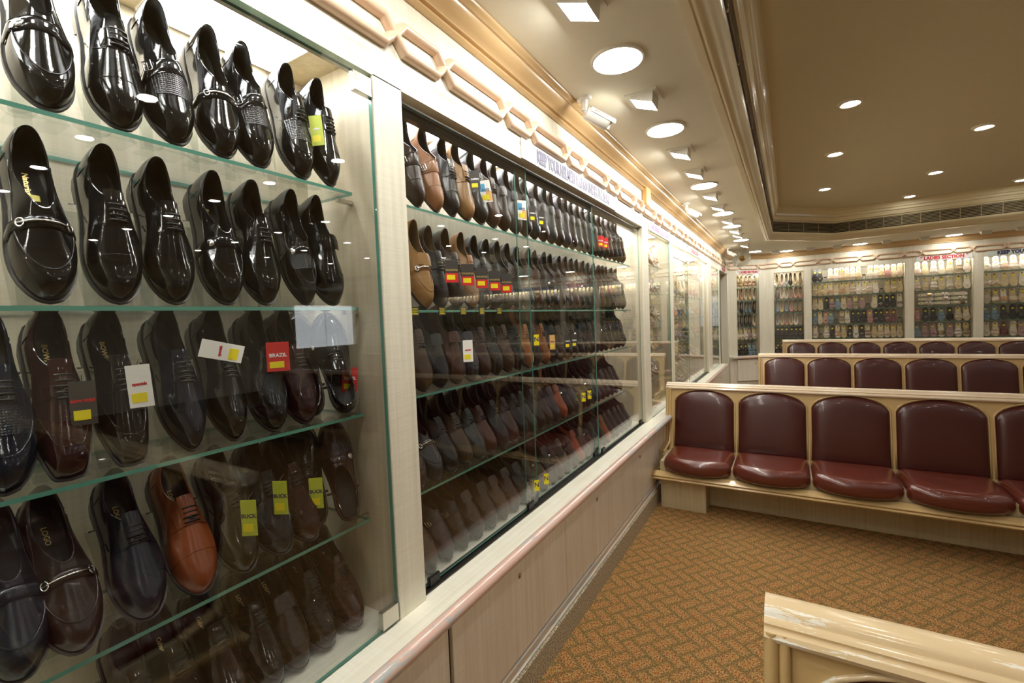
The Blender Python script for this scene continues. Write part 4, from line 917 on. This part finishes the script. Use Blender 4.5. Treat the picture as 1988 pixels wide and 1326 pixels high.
for r, lst in cab1.items():
    for i, (y, key, col) in enumerate(lst):
        cn = CN.get(col, 'olive black'); ro = .07 if r < 3 else (.24 if key in ('loafer', 'penny', 'captoe', 'slipon_plain') else .08)
        lab = '%s%s %s, %s from left, %s level, nearest case' % (cn, ' patent' if ro < .1 else '', STYLE[key], ORD[i], RN[r])
        z = ZS[r]; t, m = put(key, (xT, y, z+.001), YD, XN, TAU[r], col, ro, lab, 'mens shoes in the nearest case', yawr=random.uniform(-.03, .03), ws=(.87 if r < 3 else .90), flip=-1 if (r == 3 and i > 4) else 1, scale=1.0)
        stand((xT, y, z), TAU[r], 'clear acrylic rest behind %s shoe from left, %s level, nearest case' % (ORD[i], RN[r]))
        up3 = m.to_3x3()
        word = {0: ['', '', 'ROSS EVEN', 'FREE MARK', '', '', ''], 1: ['Naturist', 'kos', 'kos', 'Boss', 'FREE MARK', '', 'MAVA'], 2: ['', 'BOWFORT', 'BOWFORT', '', 'spanish', 'Brazil', 'Brazil'], 3: ['', 'LOGO', 'LOGO', 'LOGO', 'LOGO', '', ''], 4: ['', 'Cuban', 'Cuban', 'LOGO', 'LOGO', 'Cuban', 'Cuban']}[r]
        wd = word[i] if i < len(word) else ''
        if wd: text('insole_lettering', wd, .0125, 'gink', t, Matrix.Translation((.078, 0.0, .036)) @ Matrix.Rotation(.08, 4, 'Y') @ (Matrix.Diagonal((1, -1 if m.determinant() < 0 else 1, 1, 1))), .0004, .0003)
        if (r, i) in ((1, 0), (1, 5), (1, 6), (0, 3)):
            o = ob('price_sticker', MB().box((.100, -.016, .0365), (.112, .014, .0375)), 'yellow', t)
# shoes leaning on their heels against the case end
for (y, z, key, col, lab) in ((.850, SH1[2], 'woven', BLK, 'black patent shoe stood on its heel at the right end of the third level'), (.785, SH1[2], 'penny', DBR, 'dark shoe stood on its heel behind the last two on the third level'), (.845, SH1[3], 'penny_weave', BUR, 'oxblood buckled shoe stood on its heel at the right end of the fourth level'), (.775, SH1[3], 'derby', BLK, 'black shoe stood on its heel behind the last ones on the fourth level')):
    parts, L = PROTO[key]; t, m = put(key, (0, 0, 0), YD, XN, .2, col, .09, lab, 'shoes stood on their heels')
    xl = Vector((-.30, .05, .95)).normalized(); zl = Vector((.80, -.55, .28)); zl = (zl-xl*zl.dot(xl)).normalized(); F = frame3((XW-(.10 if 'behind' not in lab else .15), y, z+.002), xl, zl.cross(xl), zl); t.matrix_world = F
sw = lambda r, y, dx, dz, kind, ang, lab, tip=0.: swing(kind, (xT+dx, y, ZS[r]+dz), ang, lab, tip)
sw(0, .768, .028, .168, 'lime', 1.0, 'lime safari tag between the last two shoes of the top level', .08)
sw(2, .285, .020, .170, 'bom', .3, 'dark and red tag at the third shoe of the third level'); sw(2, .360, .030, .190, 'white', .5, 'white and red spanish tag at the fourth shoe of the third level', .05)
sw(2, .455, .055, .215, 'white', .2, 'white and red tag lying across the fifth shoe of the third level', 1.3); sw(2, .630, .030, .215, 'red', .45, 'red tag with wings between the last laced shoes of the third level')
sw(2, .862, -.005, .130, 'red', .15, 'red BRAZIL tag on the upright shoe at the right end of the third level', -.12)
sw(3, .540, .030, .175, 'limey', 1.0, 'lime tag left of the quilted black shoe on the fourth level'); sw(3, .620, .02, .190, 'limey', 1.05, 'lime tag between the two quilted shoes on the fourth level'); sw(3, .728, .0, .160, 'limey', .9, 'lime and yellow tag right of the quilted oxblood shoe')
# ---------------- long case
def rowgen(y0, y1, n, jit=.004): return [y0+(y1-y0)*i/(n-1)+random.uniform(-jit, jit) for i in range(n)]
R2 = [
 (SH2[0], rowgen(1.155, 3.32, 25), .42, [('monk', DBR), ('monk', TAN), ('oxford', BLK), ('derby', TAN), ('derby', BLK), ('derby', BRN)], [('slipon', DBR), ('penny', BLK), ('derby', BRN), ('slipon', GRY), ('slipon_plain', BLK), ('captoe', DBR)], [('monk', BRN), ('monk', DBR), ('monk', GRY), ('monk', BRN)]),
 (SH2[1], rowgen(1.165, 3.30, 25), .46, [('loafer_tan', TAN), ('derby_tan', BLK), ('derby_tan', DBR), ('derby_tan', TAN), ('derby', GRY), ('slipon_plain', BLK)], [('slipon', GRY), ('slipon_plain', BLK), ('derby', DBR), ('slipon', BRN), ('penny', BLK)], [('slipon', DBR)]),
 (SH2[2], rowgen(1.145, 3.28, 25), .52, [('derby', BRN), ('slipon', BLK), ('slipon', BRN), ('slipon_plain', GRY), ('derby', BRN), ('woven', BLK), ('woven', BRN), ('derby', BLK), ('derby_tan', TAN), ('derby', BLK), ('derby', COG), ('slipon', BLK), ('slipon', BRN)], [('slipon_plain', BLK), ('derby', DBR), ('penny', BLK), ('slipon', BUR), ('monk', DBR)], [('monk', BLK)]),
 (SH2[3], rowgen(1.10, 3.20, 25), .74, [('slipon_plain', BRN), ('loafer', GRY), ('derby', BLK), ('derby', BRN), ('derby', GRY), ('derby', BRN), ('derby', BLK), ('derby', BRN), ('captoe', BLK), ('captoe', GRY), ('derby', DBR), ('derby', BRN), ('slipon', GRY), ('slipon', COG)], [('slipon_plain', GRY), ('penny', BLK), ('slipon_plain', BLK), ('derby', DBR)], [('slipon', DBR), ('monk', DBR)]),
 (.651, rowgen(1.14, 3.40, 25), .80, [('penny', BRN), ('monk', GRY), ('monk', DBR), ('slipon_plain', DBR), ('slipon', DBR), ('slipon_plain', BRN), ('slipon', BUR), ('slipon_plain', BLK), ('slipon_plain', BLK), ('penny', BRN), ('slipon', BLK)], [('slipon_plain', DBR), ('slipon', COG), ('penny', BUR), ('monk', DBR), ('slipon_plain', BUR)], [('slipon', DBR)])]
for r, (z, ys, tau, head, mid, tail) in enumerate(R2):
    n_ = len(ys)
    for i, y in enumerate(ys):
        key, col = head[i] if i < len(head) else (tail[(i-n_) % len(tail)] if i >= n_-4 else mid[(i*3+r) % len(mid)])
        lab = '%s %s, %s from near end, %s level, long case' % (CN[col], STYLE[key], ORD[i], RN[r])
        put(key, (xT, y, z+.001), YD, XN, tau+random.uniform(-.02, .02), tuple(c*random.uniform(.85, 1.2) for c in col), random.uniform(.26, .36), lab, 'mens shoes on the %s level of the long case' % RN[r], yawr=random.uniform(-.04, .04), scale=random.uniform(1.0, 1.03))
s2 = lambda r, i, dx, dz, kind, ang, lab, tip=0.: swing(kind, (xT+dx, R2[r][1][i]+.0, R2[r][0]+dz), ang, lab, tip)
s2(0, 3, .052, .185, 'dark', .9, 'dark CAPRIO tag on the tan lace-up of the top level, long case', .05); s2(0, 4, .030, .175, 'multi', .8, 'colourful tag beside the tan lace-up, top level, long case', .15); s2(0, 7, .045, .150, 'multi', .5, 'colourful tag on the eighth shoe, top level, long case')
s2(0, 8, .050, .140, 'dark', .5, 'dark tag on the ninth shoe, top level, long case'); s2(0, 9, .050, .135, 'dark', .5, 'dark tag on the tenth shoe, top level, long case'); s2(0, 18, .045, .13, 'red', .5, 'first small red tag, far half of the top level'); s2(0, 19, .045, .13, 'red', .5, 'second small red tag, far half of the top level')
for k in (1, 2, 3, 4, 5): s2(1, k, .060, .175-.006*k, 'gold', .6, 'dark and red GOLDSTAR tag, %s from the near end, second level of the long case' % ORD[k-1])
s2(2, 2, .060, .165, 'white', .7, 'white and red tag on the third shoe, third level, long case'); s2(2, 8, .055, .16, 'yel', .9, 'yellow tag on the tan shoe, third level, long case'); s2(2, 10, .05, .15, 'orange', .6, 'cream Opera tag on the cognac shoe, third level'); s2(2, 12, .05, .14, 'dark', .5, 'first dark tag past the middle, third level, long case'); s2(2, 13, .05, .14, 'dark', .5, 'second dark tag past the middle, third level, long case')
s2(3, 15, .05, .12, 'yel', .8, 'yellow tag on a grey shoe, fourth level of the long case'); s2(3, 16, .05, .12, 'yel', .8, 'second yellow tag on a grey shoe, fourth level of the long case'); s2(4, 7, .06, .12, 'yel', .8, 'yellow tag on the eighth shoe of the bottom level'); s2(4, 8, .06, .12, 'yel', .8, 'yellow tag on the ninth shoe of the bottom level')
for k, y in enumerate((1.10, 1.235, 1.355, 1.475, 1.60)):
    t = empty('shelf_sticker', (XW-.0555, y, SH2[1]-.004)); tag(t, 'black and yellow sticker on the second shelf edge, %s from the near end' % ORD[k], 'sticker', 'genuine leather stickers on the shelf edge')
    ob('backing', MB().box((0, -.018, -.014), (.0008, .018, .014)), 'kraft', t); ob('yellow_band', MB().box((.0009, -.014, -.010), (.0014, .014, .009)), 'yellow', t)
    text('lettering', 'GENUINE\nLEATHER', .0075, 'black', t, frame3((.0016, 0, .0), YD, (0, 0, 1), XN), .0001, .0002)
# ---------------- ladies cases on the left wall
LCOL = [(.55, .40, .18), (.62, .52, .40), (.60, .30, .22), (.45, .44, .42), (.70, .62, .50), (.35, .20, .10), (.52, .40, .38)]
LNAME = ['gold', 'champagne', 'copper', 'silver', 'ivory', 'bronze', 'dusty pink']
def rnd_lady(): k = random.randrange(len(LCOL)); return LCOL[k], LNAME[k]
levels = [1.93, 1.685, 1.44, 1.19, .93, .651]
for r, z in enumerate(levels):
    for i in range(5):
        y = 3.87+i*.135; c_, nm_ = rnd_lady(); key = random.choice(['heel_sandal', 'pump_glitter', 'ankle'])
        put(key, (xT, y, z+.001), YD, XN, .5 if r < 4 else .95, c_, .25, '%s %s, %s from near end, %s level, narrow ladies case' % (nm_, STYLE[key], ORD[i], RN[r]), 'glittering heels in the narrow ladies case', bed=random.choice(LIGHTBED), cat='sandal' if key != 'pump_glitter' else 'pump')
for r, z in enumerate(levels):
    for i in range(11):
        y = 4.82+i*.195; dk = r in (2, 3, 4) and i < 7
        c_, nm_ = ((.02, .018, .018), 'black') if dk and random.random() < .6 else rnd_lady(); key = random.choice(['thong', 'two', 'cross', 'pump', 'band'])
        put(key, (xT, y, z+.001), YD, XN, .5 if r < 4 else .9, c_, .35, '%s %s, %s from near end, %s level, far glass case' % (nm_, STYLE[key], ORD[i], RN[r]), 'ladies slippers in the far left case', bed=random.choice(LIGHTBED), cat='sandal' if key != 'pump' else 'pump')
for r, z in enumerate(levels):
    for i in range(3):
        c_, nm_ = rnd_lady(); key = random.choice(['thong', 'two', 'pump']); put(key, (xT, 7.48+i*.23, z+.001), YD, XN, .5, c_, .35, '%s %s, %s from near end, %s level, last small case' % (nm_, STYLE[key], ORD[i], RN[r]), 'ladies slippers in the last small case', bed=random.choice(LIGHTBED), cat='sandal' if key != 'pump' else 'pump')
# ---------------- back wall
def onwall(bw, s, off_, z): o, d, n = wframe(*bw); p = o+d*s-n*off_; p.z = z; return p, d, n
PAL = [((.72, .54, .28), 'gold'), ((.82, .62, .52), 'rose gold'), ((.74, .62, .47), 'beige'), ((.88, .80, .72), 'ivory'), ((.66, .36, .20), 'copper'), ((.02, .018, .02), 'black'), ((.42, .26, .26), 'mauve'), ((.55, .27, .24), 'pink'), ((.20, .30, .38), 'blue grey'), ((.30, .22, .12), 'bronze'), ((.46, .44, .42), 'silver'), ((.16, .05, .05), 'maroon')]
tops = [8, 8, 8, 8]; lvB = BSH+[.651]
plan = {2: [[5, 5, None, 1, 1, 1, 0, 2, 0, 'b', 2, 1, 0, 7, 10, 1], [0, 0, 1, 4, 2, 4, 0, 1, 0, 0, 1, 0, 'b', 0, 1, 2], [2, 2, 5, 6, 8, 4, 6, 9, 6, 'b', 10, 5, 5, 5, 9], [8, 0, 7, 8, 'b', 9, 0, 5, 5, 5, 7, 5, 5, 11, 11, 'b'], [1, 'b', 3, 5, 4, 9, 5, 9, 5, 9, 4, 0, 1, 2, 3]]}
SHORT = ['corner case', 'narrow back case', 'widest back case', 'back case under ladies sign', 'back case under blue sign', 'x', 'x']
def boxshoe(bw, s, z, lab):   # small black display stand
    p, d, n = onwall(bw, s, .10, z+.001); t = empty('display_riser', p, math.atan2(d.y, d.x)); tag(t, lab, 'stand', 'small black display risers')
    ob('riser_body', MB().grid([[(-.025, .0, 0), (-.018, .0, .07), (.018, .0, .07), (.025, .0, 0)], [(-.025, .05, 0), (-.018, .04, .07), (.018, .04, .07), (.025, .05, 0)]]).box((-.020, .0, .068), (.020, .042, .085)), 'black', t)
STF = MB()
def stuff_add(key, P, d, n, ci):
    parts, L = PROTO[key]; up_ = Vector((0, 0, 1)); xl = (n*sin(.22)-up_*cos(.22)); zl = (n*cos(.22)+up_*sin(.22)); Q = Matrix((xl, zl.cross(xl), zl)).transposed(); loc = Vector(P)-Q @ Vector((L, 0, 0))
    for nme, me, fc, pa in parts:
        if nme in ('insole', 'gem_trim'): continue
        STF.add([loc+Q @ v.co for v in me.vertices], [tuple(p.vertices) for p in me.polygons], ci if fc == 1 else 12 if fc == 3 else 13)
for bi, (bw, a, b, lab0, sh, n_) in enumerate(bays):
    lv = (ASH if bi < 2 else BSH)+[.651]
    for r, z in enumerate(lv):
        if bi >= 2 and r == 5: continue
        cnt = n_ if bi != 2 else len(plan[2][min(r, 4)])
        for i in range(cnt):
            s = a+.055+(b-a-.11)*(i+.5*(0 if cnt > 1 else 1))/max(1, cnt-1)
            if bi == 2:
                c_ = plan[2][min(r, 4)][i]
                if c_ is None or c_ == 'b': boxshoe(bw, s, z, 'small black riser, %s place from left, %s level, %s' % (ORD[i], RN[r], SHORT[bi])); continue
                c_, nm_ = PAL[c_]; key = random.choice(['thong', 'thong', 'cross', 'two', 'thong_gem'] if r else ['thong', 'ankle', 'two'])
            elif bi == 0:
                key = ['heel_sandal', 'pump', 'pump_glitter', 'pump', 'cross', 'two'][r]; c_, nm_ = random.choice([PAL[0], PAL[4], PAL[2]] if r < 2 else [PAL[5], PAL[8], PAL[2]] if r < 4 else [PAL[6], PAL[3]] if r == 4 else [PAL[8], PAL[5]])
            elif bi == 1:
                key = ['pump', 'flat', 'flat_glitter', 'flat', 'thong', 'two'][r]; pl = [[0, 1, 10, 5, 0, 9], [5, 1, 2, 6, 4, 7], [8, 0, 8, 7, 9, 9], [10, 0, 7, 0, 3, 9], [5, 5, 5, 5, 5, 5], [5]*6][r]; c_, nm_ = PAL[pl[i % 6]]
            else:
                key = random.choice(['thong', 'cross', 'two', 'thong_gem', 'band', 'band_glitter', 'ankle'])
                c_, nm_ = PAL[random.choice([[0, 2, 9, 3, 1], [2, 3, 1, 10, 0], [1, 3, 2, 0, 4], [5, 11, 5, 2, 8, 7], [6, 9, 3, 8, 1, 11], [5, 9]][r])]
            if bi == 3 and r == 2: continue
            cat = 'sandal' if key not in ('pump', 'pump_glitter', 'flat', 'flat_glitter') else ('pump' if 'pump' in key else 'flat')
            p, d, n = onwall(bw, s, .085, z+.001); bed = random.choice(LIGHTBED) if nm_ not in ('black', 'maroon', 'blue grey', 'pink', 'mauve') else tuple(min(1, c*1.1) for c in c_)
            place_ = ORD[i]+' from left, %s level, %s' % (RN[r], SHORT[bi])
            if bi >= 5: stuff_add(key, p, d, n, PAL.index((c_, nm_))); continue
            put(key, p, d, n, .22 if key != 'pump' else .30, c_, .35, '%s %s, %s' % (nm_, STYLE[key], place_), 'ladies footwear in the '+lab0, bed=bed, cat=cat, ws=1.22, flip=random.choice((1, 1, -1)), scale=.98, yawr=random.uniform(-.04, .04))
# slippers lying on their sides in three layers
bw, a, b, lab0, sh, n_ = bays[3]
for ly in range(3):
    for i in range(3):
        s = a+.05+.20*(i+1)+.01; p, d, n = onwall(bw, s, .09, BSH[2]+.045+ly*.068); c_, nm_ = PAL[[2, 3, 9, 3, 1, 3, 0, 3, 2][ly*3+i]]; key = ['two', 'thong', 'band_glitter'][(ly+i) % 3]
        t, m = put(key, p, d, n, .15, c_, .35, '%s %s on its side, layer %s from bottom, %s from left' % (nm_, STYLE[key], ['one', 'two', 'three'][ly], ORD[i]), 'slippers lying sideways in the back case', bed=LIGHTBED[3], cat='sandal')
        xl = d; zl = -n*-1; zl = (n*.95+Vector((0, 0, .30))).normalized(); zl = (zl-xl*zl.dot(xl)).normalized(); F = frame3(Vector(p)-xl*.238*.82, xl, zl.cross(xl), zl) @ Matrix.Scale(.82, 4); t.matrix_world = F
for k in range(2):
    s = (a+b)/2; p, d, n = onwall(bw, s, .17, BSH[2]+.068*(k+1)+.008); t = empty('slipper_tier', p, math.atan2(d.y, d.x)); tag(t, 'clear tier holding slippers on their sides, %s one' % ('lower', 'upper')[k], 'shelf')
    ob('tier_plate', MB().box((-.31, -.08, -.004), (.31, .09, 0), 0, 'z'), ['shelf', 'edge'], t)
for i, (c_, nm_) in enumerate(PAL): MA['pal%d' % i] = plain('sandal '+nm_, c_, .35)
MA['bed'] = plain('sandal footbed', LIGHTBED[1], .5)
tag(ob('ladies_sandal', STF, ['pal%d' % i for i in range(12)]+['bed', 'yellow']), 'ladies sandals in the back cases right of the frame', 'sandal', kind='stuff')
